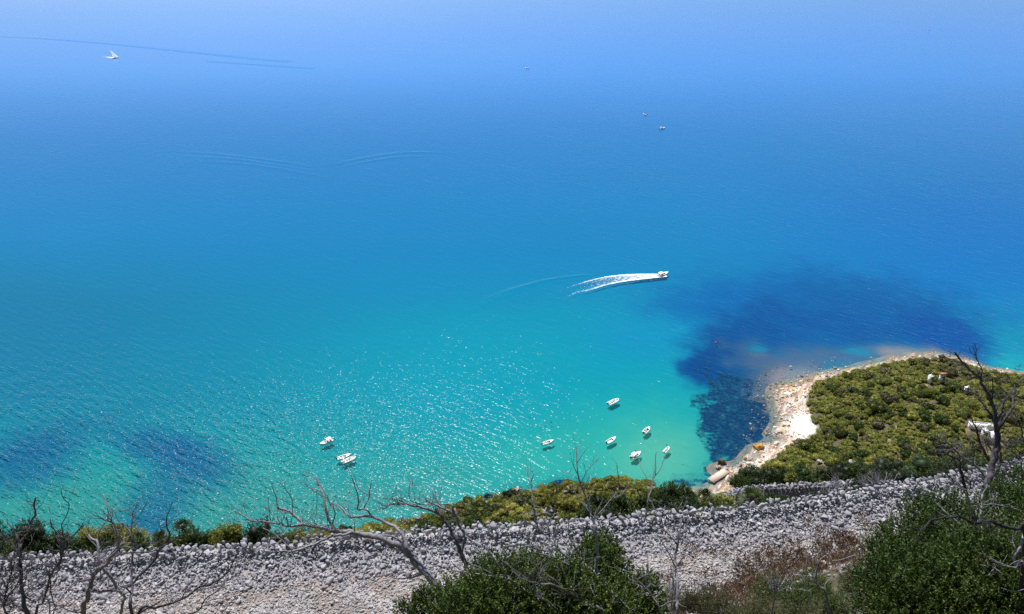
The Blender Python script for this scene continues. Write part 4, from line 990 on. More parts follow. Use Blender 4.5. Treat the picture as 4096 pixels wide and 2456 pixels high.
# ---------------------------------------------------------------- nearer shrubs: stems + leafy crown
def leafy_shrub(name, X, Ytop, hw, depth, mat, label, seed, leaf=.07, nleaf=5000, hfac=1.3, cat='shrub', nl=16, narrow=.45, group=None, drop=.8):
    """crown centre column at picture X, its top at Ytop, half width hw px, standing at that depth"""
    rg = np.random.default_rng(seed); top = at_depth(X, Ytop, depth); r = hw * depth / FPX
    gz = ground_at(top[0], top[1]); hgt_ = max(top[2] - gz, r * .8)
    ch_ = min(hgt_, r * hfac * 1.6)
    root = empty(name, (top[0], top[1], gz), rg.uniform(0, 6), label=label, cat=cat, group=group)
    C = []; Rr = []
    for i in range(nl):
        a = rg.uniform(0, 6.28); q = math.sqrt(rg.random()) * .7; zz = rg.uniform(.25, .8) * math.sqrt(1 - q * q)
        C.append((q * math.cos(a) * r, q * math.sin(a) * r, hgt_ - ch_ + zz * ch_)); Rr.append(rg.uniform(.26, .42) * r)
    C[0] = (0, 0, hgt_ - .36 * r); C = np.array(C); Rr = np.array(Rr)
    C[:, 2] = np.minimum(C[:, 2], hgt_ - Rr)
    ns = nleaf // 7; k = rg.integers(0, nl, ns); d = unit(rg.normal(size=(ns, 3)) + [0, 0, .25]); P = C[k] + d * (Rr[k] * rg.uniform(.55, 1.05, ns))[:, None]
    sh = unit(d * .7 + [0, 0, .75] + rg.normal(size=(ns, 3)) * .35)            # shoot direction
    q = np.tile(np.linspace(0, 1, 7), ns); Pr = np.repeat(P, 7, 0) + np.repeat(sh, 7, 0) * (q * leaf * 1.9)[:, None]
    Dr = unit(np.repeat(sh, 7, 0) * .7 + rg.normal(size=Pr.shape) * .55); n = len(Pr)
    V, F = leaves(Pr, Dr, leaf * rg.uniform(.7, 1.2, n), leaf * narrow * rg.uniform(.7, 1.1, n), rg)
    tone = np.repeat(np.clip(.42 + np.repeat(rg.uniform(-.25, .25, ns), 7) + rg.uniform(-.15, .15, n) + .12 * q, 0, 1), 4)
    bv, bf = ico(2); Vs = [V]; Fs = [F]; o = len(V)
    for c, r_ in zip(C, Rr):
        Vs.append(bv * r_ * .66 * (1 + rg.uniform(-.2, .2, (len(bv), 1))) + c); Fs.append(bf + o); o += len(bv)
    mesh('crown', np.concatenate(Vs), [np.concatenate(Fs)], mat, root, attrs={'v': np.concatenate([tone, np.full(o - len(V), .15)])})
    m = MB()
    for i in range(min(nl, 8)):
        b0 = np.array([rg.uniform(-.1, .1), rg.uniform(-.1, .1), -.2]) * r
        tube(m, crom([b0, b0 * .5 + C[i] * [.3, .3, .45], C[i]], 3), np.linspace(.03, .01, 7) * (1 + r * .4), 5, .1)
    m.build('stem', M_stem, root)
    return root
def fan_palm(X, Y, hw, depth, label, seed, stemh=None, name='fan_palm', nf=22):
    rg = np.random.default_rng(seed); c = at_depth(X, Y, depth); r = hw * depth / FPX; gz = ground_at(c[0], c[1])
    root = empty(name, (c[0], c[1], gz), 0, label=label, cat='palm'); hc = max(c[2] - gz, .3)
    m = MB(); tube(m, crom([(0, 0, -.2), (.05, 0, hc * .5), (0, 0, hc)], 4), np.linspace(.13, .1, 9), 8, .2); m.build('trunk', M_stem, root)
    Vs = []; Fs = []; Ts = []; off = 0; pm = MB()
    for i in range(nf):
        az = i * 2.4 + rg.uniform(-.2, .2); el = rg.uniform(-.25, 1.35); pd = np.array([math.cos(az) * math.cos(el), math.sin(az) * math.cos(el), math.sin(el)]); b0 = np.array([0, 0, hc]); e = b0 + pd * r * .5
        tube(pm, [b0, e], [.014, .008], 4, 0)
        side = unit(np.cross(pd, [0, 0, 1.0]) + 1e-3); upv = np.cross(side, pd); nlf = 11
        for j in range(nlf):
            th = (j / (nlf - 1) - .5) * 3.6; dd_ = unit(pd * math.cos(th) + side * math.sin(th) + upv * rg.uniform(.0, .22) - np.array([0, 0, .08]))
            ln = r * .52 * (.75 + .25 * math.cos(th)); wdir = unit(np.cross(dd_, upv)); w = .02 * r + .008
            V = np.array([e, e + dd_ * ln * .55 - wdir * w, e + dd_ * ln, e + dd_ * ln * .55 + wdir * w]); Vs.append(V); Fs.append(np.array([[0, 1, 2], [0, 2, 3]]) + off); off += 4; Ts.append(np.full(4, rg.uniform(.2, .9)))
    mesh('fronds', np.concatenate(Vs), [np.concatenate(Fs)], M_palm, root, attrs={'v': np.concatenate(Ts)}); pm.build('frond_stalks', M_stem, root)
    return root

# row just behind the wall, left to right  (X, Ytop, halfwidth, depth, material, label)
def behind(X, pad=2.0):
    """depth of a plant standing pad metres behind the wall at picture column X"""
    a, b_, c = ray(X, 2130); t = np.linspace(15, 60, 900); y = b_ * t; k = np.nonzero(y > wall_y(a * t) + pad)[0][0]; return float(t[k])
ROW = [(-40, 2090, 120, M_dark, 'dark green shrub cut by the left edge of the picture behind the wall', 2.0), (95, 2098, 95, M_dark, 'tall dark green shrub behind the wall beside the snapped dead trunk', 1.6), (205, 2140, 80, M_dark, 'lower dark green shrub right of the tall dark one behind the wall', 1.8),
       (40, 2180, 90, M_leaf, 'low bright green shrub hugging the wall at the far left', 1.2), (345, 2125, 60, M_yel, 'yellow sunlit bush behind the forked dead trees', 4.5), (430, 2118, 70, M_yel, 'second yellow sunlit bush touching the small palm', 5.0), (520, 2122, 60, M_yel, 'third yellow sunlit bush just left of the small palm', 5.2),
       (300, 2158, 85, M_dark, 'dark shrub in front of the yellow bushes on the left', 1.7), (420, 2160, 90, M_dark, 'dark shrub with bare twigs in front of the middle yellow bush', 1.6), (540, 2168, 70, M_leaf, 'green shrub below the small fan palm at the wall', 1.5),
       (650, 2150, 80, M_maquis, 'olive shrub under the tall fan palm', 2.0), (760, 2122, 80, M_leaf, 'rounded green shrub right beside the tall fan palm', 2.4), (850, 2145, 45, M_yel, 'small yellow bush between the palm shrub and the dark bush', 5.0),
       (905, 2102, 65, M_maquis, 'olive green bush left of the big dark bush at the dead branches', 2.6), (1010, 2100, 105, M_dark, 'big dark green bush under the tips of the leaning dead tree', 2.2), (1090, 2140, 60, M_leaf, 'low green bush between the dark bush and yellow hedge', 1.8),
       (1180, 2128, 70, M_yel, 'yellow green hedge like bush under the leaning dead tree', 5.5), (1270, 2128, 75, M_yel, 'yellow green bush right of the hedge like one by the trunk', 6.0), (1350, 2150, 60, M_maquis, 'low olive bush at the wall under the thick dead trunk', 2.0),
       (1480, 2135, 80, M_yel, 'yellow bush where the scrub starts to rise right of the trunk', 9.0), (1600, 2115, 85, M_maquis, 'olive bush close behind the wall near the arching dead limbs', 5.0), (1700, 2088, 80, M_dark, 'dark green bush between the two arching dead limbs', 6.0),
       (1800, 2075, 85, M_dark, 'dark green bush just right of the arching dead limbs', 6.0), (1900, 2075, 80, M_leaf, 'green bush at the wall right of the dead forked trunk', 4.0), (1990, 2085, 75, M_dark, 'dark low bush behind the wall under the pink dry scrub', 3.5),
       (2090, 2085, 80, M_leaf, 'light green bush at the wall left of the thin dead tree', 3.5), (2180, 2080, 75, M_maquis, 'olive bush behind the wall in front of the limestone outcrop', 3.5), (2270, 2062, 80, M_maquis, 'olive bush on the wall side of the large outcrop', 5.0),
       (2395, 1985, 75, M_dark, 'tall dark bush beside the dead tree in front of the pines', 5.0), (2480, 1975, 85, M_leaf, 'tallest glossy green bush behind the wall at the centre right', 5.0), (2570, 1985, 80, M_leaf, 'glossy green bush joined to the right of the tallest one', 5.0), (2360, 2030, 70, M_leaf, 'lower green bush at the left foot of the tallest one', 3.0),
       (2440, 2035, 80, M_dark, 'dark bush at the wall below the tallest glossy bush', 2.2), (2550, 2040, 80, M_dark, 'dark bush at the wall left of the grey dry twigs', 2.2), (2690, 1932, 75, M_leaf, 'feathery green shrub just left of the jetty', 9.0), (2745, 1950, 60, M_leaf, 'feathery green shrub right beside the stalked palm', 9.0),
       (2650, 1990, 70, M_dark, 'dark shrub behind the grey dry twigs', 6.0), (2750, 1995, 90, M_dark, 'dark shrub under the feathery green ones', 6.0), (2860, 2010, 80, M_maquis, 'olive shrub under the stalked palm', 6.0), (2920, 2035, 60, M_leaf, 'green shrub at the left end of the lower wall', 6.0),
       (2700, 2040, 80, M_leaf, 'bright low shrub at the wall right of the grey dry twigs', 1.6), (2800, 2035, 80, M_leaf, 'low shrub at the wall before the biggest cap stones', 1.8), (2900, 2040, 80, M_maquis, 'low olive shrub at the wall before the palm clump', 2.4),
       (3010, 2052, 60, M_dark, 'low dark shrub behind the wall below the lower wall start', 2.0), (3100, 2024, 70, M_leaf, 'green shrub in front of the lower rubble wall, left one', 5.0), (3210, 2004, 75, M_leaf, 'green shrub in front of the lower rubble wall, middle one', 6.0),
       (3310, 1978, 80, M_leaf, 'green shrub in front of the lower rubble wall, tallest one', 7.0), (3400, 1965, 90, M_dark, 'dark shrub right of the lower rubble wall shrubs', 6.0), (3500, 1955, 90, M_dark, 'dark shrub behind the tangle of grey dead twigs', 6.0),
       (3180, 2020, 60, M_leaf, 'bright low shrub at the wall under the lower rubble wall', 2.0), (3300, 2000, 60, M_leaf, 'bright low shrub at the wall under the dead twigs', 2.5), (3420, 1985, 70, M_leaf, 'low green shrub at the wall where dead twigs lean over', 2.5)]
for i, (X, Y, hw, mt_, lab, pad) in enumerate(ROW):
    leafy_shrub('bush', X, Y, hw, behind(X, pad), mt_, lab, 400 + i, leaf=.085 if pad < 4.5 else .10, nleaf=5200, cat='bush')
# dark thicket farther down to the right, between the two walls and the headland
T2 = [(3000, 1868, 75, 92, 'dark bush at the left end above the lower wall'), (3080, 1880, 70, 90, 'low dark bush second above the lower wall'), (3150, 1890, 65, 88, 'small dark bush above the middle of the lower wall'), (3225, 1870, 75, 92, 'dark bush above the lower wall near the yellow bush'), (3310, 1868, 70, 95, 'dark bush above the right half of the lower wall'),
      (3390, 1862, 75, 95, 'dark bush above the right end of the lower wall'), (3440, 1852, 60, 95, 'spiky topped dark bush by the bare rock patch'), (3520, 1850, 85, 70, 'wide dark bush right of the lower wall'), (3600, 1835, 100, 62, 'big dark bush beneath the grey leaning limb'),
      (3700, 1830, 110, 56, 'big dark bush under the crossing dead limbs'), (3560, 1895, 90, 46, 'dark bush low behind the dead twig tangle'), (3660, 1890, 95, 44, 'dark bush just above the upper wall on the right'), (3790, 1840, 100, 58, 'dark bush left of the burnt trunk'),
      (3880, 1845, 90, 56, 'dark bush behind the burnt trunk'), (3990, 1840, 90, 60, 'dark bush right of the burnt trunk'), (4080, 1830, 80, 60, 'dark bush at the right edge above the wall'), (3470, 1915, 70, 48, 'olive tinted dark bush near the right end of dead twigs'),
      (3760, 1895, 80, 42, 'dark bush touching the wall left of the big white rock'), (2960, 1905, 40, 88, 'small dark bush near the jetty root')]
for i, (X, Y, hw, dp, lab) in enumerate(T2):
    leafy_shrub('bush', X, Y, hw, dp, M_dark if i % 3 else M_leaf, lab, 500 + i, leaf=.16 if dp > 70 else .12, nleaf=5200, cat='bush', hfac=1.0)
leafy_shrub('bush', 3875, 1812, 28, 110, M_leaf, 'small vivid light green bush in the dark thicket', 560, leaf=.22, nleaf=2500, cat='bush')
leafy_shrub('bush', 2900, 1985, 60, 64, M_yel, 'yellow bush between the jetty and the lower wall', 561, leaf=.15, nleaf=3000, cat='bush')
leafy_shrub('bush', 3170, 1900, 22, 84, M_yel, 'small yellow bush peeping above the lower wall', 562, leaf=.18, nleaf=1500, cat='bush')
fan_palm(735, 2118, 52, behind(735, 3.0), 'tall fan palm standing above the shrubs behind the wall', 1)
fan_palm(560, 2158, 34, behind(560, 3.0), 'small fan palm between the yellow bushes', 2); fan_palm(640, 2152, 40, behind(640, 2.2), 'low fan palm left of the tall one', 3)
fan_palm(2820, 1992, 46, behind(2820, 8.0), 'fan palm on thin stalks just under the jetty', 4, nf=26); fan_palm(3005, 2000, 62, behind(3005, 6.0), 'low spreading fan palm at the left end of the lower wall', 5, nf=30)

# ---------------------------------------------------------------- foreground evergreens on the near side of the track
def big_bush(name, label, blobs, seed, mat, shoots, leaf=.055, narrow=.32, per=10):
    """blobs: (X, Y, half width px, depth) leafy masses joined on stems from one root"""
    rg = np.random.default_rng(seed); C = np.array([at_depth(X, Y, d) for X, Y, h_, d in blobs]); Rr = np.array([h_ * d / FPX for X, Y, h_, d in blobs])
    bx, by = C[:, 0].mean(), C[:, 1].mean(); gz = ground_at(bx, by); root = empty(name, (bx, by, gz), 0, label=label, cat='bush'); C = C - [bx, by, gz]
    w = Rr ** 2; w = w / w.sum(); k = rg.choice(len(C), shoots, p=w); d = unit(rg.normal(size=(shoots, 3)) + [0, -.15, .2])
    sub = unit(rg.normal(size=(24, 3))); cl = np.abs(d @ sub.T).max(1)      # clumpy radius
    rad = Rr[k] * (rg.uniform(0, 1, shoots) ** .35) * (.62 + .42 * smooth(.80, .98, cl)) ; P = C[k] + d * rad[:, None]
    sh = unit(d * .8 + [0, 0, .55] + rg.normal(size=P.shape) * .4); sl_ = leaf * rg.uniform(2.0, 3.6, shoots)
    q = np.tile(np.linspace(0.1, 1, per), shoots); Pr = np.repeat(P, per, 0) + np.repeat(sh, per, 0) * (q * np.repeat(sl_, per))[:, None]; n = len(Pr)
    Dr = unit(np.repeat(sh, per, 0) * .75 + rg.normal(size=Pr.shape) * .5)
    V, F = leaves(Pr, Dr, leaf * rg.uniform(.7, 1.25, n), leaf * narrow * rg.uniform(.8, 1.2, n), rg, .18)
    ns = shoots // 8; ks = rg.choice(len(C), ns, p=w); ds = unit(rg.normal(size=(ns, 3)) + [0, 0, .7]); Ps = C[ks] + ds * (Rr[ks] * rg.uniform(.8, 1.05, ns))[:, None]
    us2 = unit(ds * .5 + [0, 0, .9] + rg.normal(size=(ns, 3)) * .3); ls = np.minimum(Rr[ks] * .75, leaf * rg.uniform(4, 10, ns)); q2 = np.tile(np.linspace(0, 1, 26), ns)
    Pr2 = np.repeat(Ps, 26, 0) + np.repeat(us2, 26, 0) * (q2 * np.repeat(ls, 26))[:, None]; n2_ = len(Pr2); D2 = unit(np.repeat(us2, 26, 0) * .7 + rg.normal(size=Pr2.shape) * .5)
    V2, F2 = leaves(Pr2, D2, leaf * rg.uniform(.7, 1.2, n2_) * (1.1 - .5 * q2), leaf * narrow * rg.uniform(.8, 1.2, n2_), rg, .18)
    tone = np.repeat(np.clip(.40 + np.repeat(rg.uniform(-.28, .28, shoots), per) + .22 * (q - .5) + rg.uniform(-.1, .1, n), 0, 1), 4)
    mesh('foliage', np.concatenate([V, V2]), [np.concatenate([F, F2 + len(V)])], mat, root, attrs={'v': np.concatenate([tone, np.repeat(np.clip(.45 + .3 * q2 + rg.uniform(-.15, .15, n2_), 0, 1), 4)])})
    m = MB()
    for i in range(len(C)):
        b0 = np.array([rg.uniform(-.2, .2), rg.uniform(-.2, .2), -.3]); tube(m, crom([b0, b0 * .6 + C[i] * [.45, .45, .4], C[i]], 4), np.linspace(.035, .015, 9), 6, .1)
        for _ in range(5):
            e = C[i] + unit(rg.normal(size=3) + [0, 0, .4]) * Rr[i] * .85; s0 = b0 * .1 + C[i] * rg.uniform(.75, 1.0); tube(m, crom([s0, (s0 + e) / 2 + rg.normal(size=3) * .06, e], 3), np.linspace(.014, .004, 7), 5, .1)
    m.build('stem', M_stem, root); return root
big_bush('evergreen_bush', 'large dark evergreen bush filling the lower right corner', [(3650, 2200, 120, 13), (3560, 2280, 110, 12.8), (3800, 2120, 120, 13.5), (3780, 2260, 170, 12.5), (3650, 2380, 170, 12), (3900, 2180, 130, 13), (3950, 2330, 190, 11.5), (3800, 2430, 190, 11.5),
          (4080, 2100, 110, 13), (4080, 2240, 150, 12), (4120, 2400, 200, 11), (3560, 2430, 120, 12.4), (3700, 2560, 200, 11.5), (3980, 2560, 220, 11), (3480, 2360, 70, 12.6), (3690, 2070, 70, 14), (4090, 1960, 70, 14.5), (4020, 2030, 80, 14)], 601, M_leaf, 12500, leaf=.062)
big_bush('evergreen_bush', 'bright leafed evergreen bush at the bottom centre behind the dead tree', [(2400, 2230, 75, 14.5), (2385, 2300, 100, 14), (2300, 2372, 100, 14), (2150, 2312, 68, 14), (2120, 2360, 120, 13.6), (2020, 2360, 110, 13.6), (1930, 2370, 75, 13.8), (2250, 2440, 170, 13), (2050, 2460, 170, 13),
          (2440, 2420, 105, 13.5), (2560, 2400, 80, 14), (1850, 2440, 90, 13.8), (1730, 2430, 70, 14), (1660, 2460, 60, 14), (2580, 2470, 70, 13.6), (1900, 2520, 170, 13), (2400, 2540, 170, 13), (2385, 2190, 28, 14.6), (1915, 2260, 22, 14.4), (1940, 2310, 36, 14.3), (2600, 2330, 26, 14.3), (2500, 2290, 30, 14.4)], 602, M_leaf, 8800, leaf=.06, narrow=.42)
def low_bush(X, Y, hw, lab, seed, mat=M_leaf, dp=None, shoots=900, leaf=.05, narrow=.25):
    p = ground_px(X, Y + hw * .7); dd_ = proj(*p)[2] if dp is None else dp
    return big_bush('low_shrub', lab, [(X, Y, hw, dd_ - .3), (X - hw * .6, Y + hw * .35, hw * .75, dd_ - .2), (X + hw * .6, Y + hw * .35, hw * .75, dd_ - .2), (X, Y + hw * .8, hw, dd_ - .4)], seed, mat, shoots, leaf, narrow, 8)
M_olive = leaf_mat('dull olive leaves', [(0, (.03, .035, .012)), (.5, (.09, .095, .03)), (1, (.19, .19, .07))])
for i, (X, Y, hw, mt_, lab) in enumerate([(2700, 2400, 60, M_olive, 'dull olive shrub right of the slender dead tree'), (2790, 2400, 60, M_olive, 'olive shrub second right of the slender dead tree'), (2880, 2420, 60, M_olive, 'olive low shrub at the bottom edge between gravel and brush'),
        (3080, 2360, 55, M_leaf, 'dark green low shrub in front of the brown brush'), (3180, 2400, 60, M_leaf, 'dark shrub beside the small white dead branch'), (3250, 2340, 55, M_leaf, 'dark feathery shrub behind the small white dead branch'), (3040, 2440, 60, M_olive, 'olive shrub cut by the bottom edge near the brown brush'),
        (3330, 2420, 60, M_leaf, 'dark shrub left of the big corner bush at the bottom'), (3420, 2320, 50, M_olive, 'olive shrub leaning against the big corner bush'), (3200, 2490, 80, M_olive, 'olive shrub at the very bottom by the corner bush'), (2960, 2490, 60, M_olive, 'small olive shrub at the very bottom left of the brush')]):
    low_bush(X, Y, hw, lab, 620 + i, mt_)
# tufts of brown brush beside the track
rg = np.random.default_rng(41); P = []; DD = []; LN = []
for _ in range(1500):
    if rg.random() < .85: x = rg.uniform(4.0, 13.5); y = inner_y(x) + rg.normal(-.5, .8)
    else: x = rg.uniform(-13, 12); y = float(wall_y(x)) - rg.uniform(1.1, 3.0)
    if fbm(np.array([x / 1.2]), np.array([y / .8]), 43)[0] < .44: continue
    z = ground_at(x, y)
    for k in range(26 if x > 4.5 else 14):
        d = unit(rg.normal(size=3) + [0, 0, 1.3]); P.append((x + rg.normal() * .12, y + rg.normal() * .12, z)); DD.append(d); LN.append(rg.uniform(.06, .30) * (1 if x > 4.5 else .55))
P = np.array(P); DD = np.array(DD); LN = np.array(LN)
V, F = leaves(P, DD, LN, LN * .10 + .006, rg); br = mesh('dry_brush', V, [F], M_dry, attrs={'v': np.repeat(rg.uniform(0, 1, len(P)), 4)}); tag(br, kind='stuff')

# ---------------------------------------------------------------- dead trees
def C1(l): return [(x / 2.25, 1800 + y / 2.25, r / 2.25) for x, y, r in l]
def C2(l): return [(900 + x / 2.25, 1800 + y / 2.25, r / 2.25) for x, y, r in l]
def C3(l): return [(1900 + x / 2.25, 1800 + y / 2.25, r / 2.25) for x, y, r in l]
def C4_(l): return [(2996 + x / 2.25, 1800 + y / 2.25, r / 2.25) for x, y, r in l]
def C6(l): return [(3500 + x / 3.297, 1350 + y / 3.297, r / 3.297) for x, y, r in l]
def C8(l): return [(3600 + x / 4.948, 1700 + y / 4.948, r / 4.948) for x, y, r in l]
M_mid = stone_mat('weathered dark wood', [(0, (.012, .011, .014)), (.4, (.045, .041, .05)), (.75, (.12, .11, .13)), (1, (.28, .265, .29))], 28, .6)
def dead_tree(label, depth, lines, seed, mat=None, twigs=1.0, name='dead_tree', ext=True, drift=.5, rs=1.0):
    mat = mat or M_bark; rg = np.random.default_rng(seed); done = []     # (X,Y,depth)
    root = None; base = None
    for li, L_ in enumerate(lines):
        A = np.array(L_, float); dep = depth
        if done:
            Q = np.concatenate(done); i = np.argmin((Q[:, 0] - A[0, 0]) ** 2 + (Q[:, 1] - A[0, 1]) ** 2)
            if np.hypot(Q[i, 0] - A[0, 0], Q[i, 1] - A[0, 1]) < 30: dep = Q[i, 2]; A[0, :2] = Q[i, :2] * .6 + A[0, :2] * .4
        seg = np.concatenate([[0], np.cumsum(np.hypot(*np.diff(A[:, :2], axis=0).T))]); ph = rg.uniform(-1, 1)
        dz = dep + drift * ph * seg / FPX * dep + .05 * np.sin(seg / 40 + ph * 3)
        done.append(np.column_stack([A[:, :2], dz]))
        W = np.array([at_depth(x, y, t) for (x, y, _), t in zip(A, dz)]); rad = A[:, 2] * dz / FPX * rs
        if li == 0 and ext:
            # carry the trunk on down to the slope it grows from
            d0 = W[0] - W[1]; d0 = d0 / np.linalg.norm(d0) if np.linalg.norm(d0) > 0 else np.array([0, 0, -1.]); d0 = unit(d0 * .5 + np.array([0, 0, -1.])); p = W[0].copy(); st = 0
            extra = []
            while p[2] > ground_at(p[0], p[1]) - .15 and st < 60: p = p + d0 * .3; st += 1; extra.append(p.copy())
            if extra: W = np.vstack([extra[-1], extra[len(extra) // 2], W]); rad = np.concatenate([[rad[0] * 1.35, rad[0] * 1.15], rad])
        if root is None:
            base = W[0].copy(); root = empty(name, base, 0, label=label, cat='dead tree')
        W = W - base; n = 4 if len(W) > 2 else 3
        C = crom(W, n); rr = np.maximum(np.interp(np.linspace(0, 1, len(C)), np.linspace(0, 1, len(rad)), rad), .0022)
        C[1:-1] += rg.normal(size=C[1:-1].shape) * rr[1:-1, None] * .25
        m = MB(); tube(m, C, rr, 8 if rr.max() > .03 else 6, .13, rg)
        # knots and fine twigs
        Ln = np.linalg.norm(np.diff(C, axis=0), axis=1).sum(); nt_ = int(Ln * 5.5 * twigs * rg.uniform(.6, 1.3))
        for _ in range(nt_):
            i = rg.integers(len(C) // 3 if len(C) > 6 else 1, len(C)); r0 = rr[i]
            if r0 > .05: continue
            t_ = C[min(i + 1, len(C) - 1)] - C[i - 1]; t_ = unit(t_); d = unit(t_ * rg.uniform(.2, 1) + rg.normal(size=3) * [.8, .5, .6] + [0, 0, .45])
            ln = rg.uniform(.15, .62) * min(1.2, .45 + r0 * 28); k = 5; pts_ = [C[i]]
            for s_ in range(k): d = unit(d + rg.normal(size=3) * .28 + [0, 0, .06]); pts_.append(pts_[-1] + d * ln / k)
            tw = min(r0 * .5, .007); tube(m, np.array(pts_), np.linspace(tw, .0018, k + 1), 4, .1, rg)
            if ln > .2:
                j = rg.integers(2, 4); d2 = unit(d + rg.normal(size=3) * .8); q0 = pts_[j]; tube(m, np.array([q0, q0 + d2 * ln * .25, q0 + d2 * ln * .25 + unit(d2 + [0, 0, .5]) * ln * .25]), [tw * .6, tw * .45, .0015], 4, .1, rg)
        nv = sum(len(v) for v in m.V); base_t = rg.uniform(.35, .7)
        m.build('trunk' if li == 0 else 'branch', mat, root, smooth_=True, attrs={'v': np.full(nv, base_t)})
    return root
dead_tree('dead grey tree with a snapped upright stub, nearest the left edge', 14.5, [C1(l) for l in [
    [(250, 1490, 19), (215, 1330, 17), (190, 1150, 16), (185, 1000, 15), (180, 840, 14)], [(180, 840, 10), (150, 775, 9), (105, 700, 8), (60, 645, 4)],
    [(182, 838, 10), (230, 770, 9), (265, 720, 9), (270, 660, 8), (300, 610, 9), (320, 580, 9), (310, 500, 8), (318, 430, 7)], [(320, 582, 4), (350, 572, 2)], [(265, 722, 5), (300, 700, 4), (310, 655, 3)], [(195, 1160, 6), (100, 1280, 6), (0, 1360, 5)], [(210, 1300, 6), (320, 1360, 5), (420, 1290, 3)],
    [(190, 1100, 5), (130, 1160, 5), (40, 1190, 4), (-40, 1300, 4)], [(240, 1440, 10), (150, 1400, 10), (95, 1340, 7)]]], 1, M_mid, twigs=1.6)
dead_tree('slim dead tree forked into three, second from the left', 15, [C1(l) for l in [
    [(320, 1490, 11), (380, 1380, 10), (420, 1260, 10), (450, 1140, 10), (500, 1060, 10), (545, 990, 10), (570, 900, 10), (578, 815, 9)], [(552, 950, 8), (545, 870, 7), (545, 790, 7), (500, 730, 6), (460, 670, 5), (452, 620, 3)],
    [(575, 812, 6), (555, 700, 4), (560, 660, 4), (600, 590, 4), (622, 490, 4), (575, 440, 3), (550, 370, 2.4), (575, 310, 1.6)], [(580, 818, 8), (630, 790, 7), (690, 740, 6), (730, 690, 6), (755, 645, 4)], [(590, 790, 4), (615, 755, 3), (585, 715, 2)], [(450, 1150, 5), (460, 1280, 5), (490, 1400, 4)]]], 2, M_mid, twigs=1.6)
dead_tree('twisted dead tree with a pale peeling trunk, third from the left', 13.5, [C1(l) for l in [
    [(750, 1490, 20), (780, 1350, 22), (800, 1250, 22), (830, 1150, 19), (880, 1070, 17), (950, 1040, 15), (1000, 960, 14), (1060, 900, 12), (1067, 830, 12), (1060, 760, 12), (1030, 700, 10), (1010, 650, 8), (940, 630, 7), (875, 588, 4)], [(1062, 790, 9), (1090, 720, 8), (1110, 670, 7), (1085, 650, 4)],
    [(895, 1010, 14), (885, 930, 12), (880, 830, 11), (830, 800, 9), (800, 765, 8)], [(880, 850, 7), (890, 740, 5), (930, 680, 5), (975, 600, 6), (975, 550, 5), (950, 460, 4), (930, 395, 3)], [(948, 455, 3), (990, 395, 2)], [(900, 1020, 15), (940, 1070, 16), (1000, 1150, 14), (1050, 1240, 14), (1120, 1320, 13), (1100, 1400, 13), (1090, 1490, 13)],
    [(830, 1270, 12), (930, 1270, 10), (1040, 1260, 8)], [(930, 1010, 8), (1000, 930, 7), (1080, 850, 6), (1180, 835, 4)], [(800, 1420, 6), (700, 1460, 8), (600, 1440, 4)], [(900, 1060, 6), (905, 1130, 6), (895, 1190, 4)], [(830, 1160, 7), (740, 1175, 6), (650, 1210, 5), (560, 1320, 4), (520, 1370, 3)]]], 3)
dead_tree('upright dead tree whose right limb sweeps up past the wall, fourth from the left', 14, [C1(l) for l in [
    [(1190, 1490, 14), (1185, 1300, 13), (1190, 1200, 11), (1185, 1050, 9), (1195, 880, 8), (1180, 740, 7), (1185, 650, 6), (1190, 600, 6), (1172, 552, 5), (1150, 540, 3)], [(1185, 680, 4), (1250, 600, 3), (1300, 510, 3), (1330, 450, 2)],
    [(1200, 1210, 10), (1260, 1120, 11), (1340, 1050, 11), (1400, 970, 12), (1440, 880, 11), (1500, 820, 9), (1530, 750, 8), (1500, 690, 6), (1500, 610, 5), (1530, 530, 3), (1558, 440, 2)], [(1445, 885, 9), (1540, 830, 8), (1620, 765, 5)], [(1420, 925, 6), (1300, 918, 6), (1150, 925, 6), (1050, 950, 6), (990, 1000, 5)], [(1180, 1290, 8), (1130, 1240, 7), (1080, 1230, 5)]]], 4, M_mid, twigs=1.6)
dead_tree('long dark dead branch reaching up to the right across the gravel', 14, [C1(l) for l in [
    [(1230, 1490, 14), (1400, 1420, 11), (1560, 1370, 10), (1680, 1320, 9), (1780, 1240, 9), (1880, 1210, 8), (1980, 1160, 7), (2050, 1100, 6), (2110, 990, 5), (2170, 890, 4)], [(1690, 1480, 7), (1790, 1440, 7), (1850, 1340, 6), (1950, 1270, 5), (2050, 1170, 4), (2150, 1110, 3), (2260, 1000, 2)],
    [(1980, 1490, 4), (2100, 1350, 4), (2200, 1270, 3)], [(1240, 1460, 10), (1320, 1430, 8), (1430, 1370, 4)], [(1790, 1440, 4), (1900, 1350, 3), (2010, 1340, 2)]]], 5, M_mid, twigs=.9)
dead_tree('tangled thin dead shrub at the bottom left corner', 13, [C1(l) for l in [
    [(60, 1490, 8), (40, 1400, 7), (60, 1250, 6), (100, 1120, 5), (105, 1010, 3)], [(60, 1260, 5), (20, 1150, 4), (-20, 1080, 4)], [(40, 1400, 6), (-30, 1300, 5)], [(450, 1490, 7), (430, 1350, 5), (300, 1290, 4), (280, 1100, 3)], [(500, 1490, 6), (520, 1400, 5), (640, 1450, 4), (760, 1420, 3)], [(240, 1250, 4), (340, 1250, 4), (450, 1200, 3)], [(0, 840, 5), (60, 800, 5), (125, 765, 3)]]], 6, M_mid, twigs=3.0, name='dead_shrub')
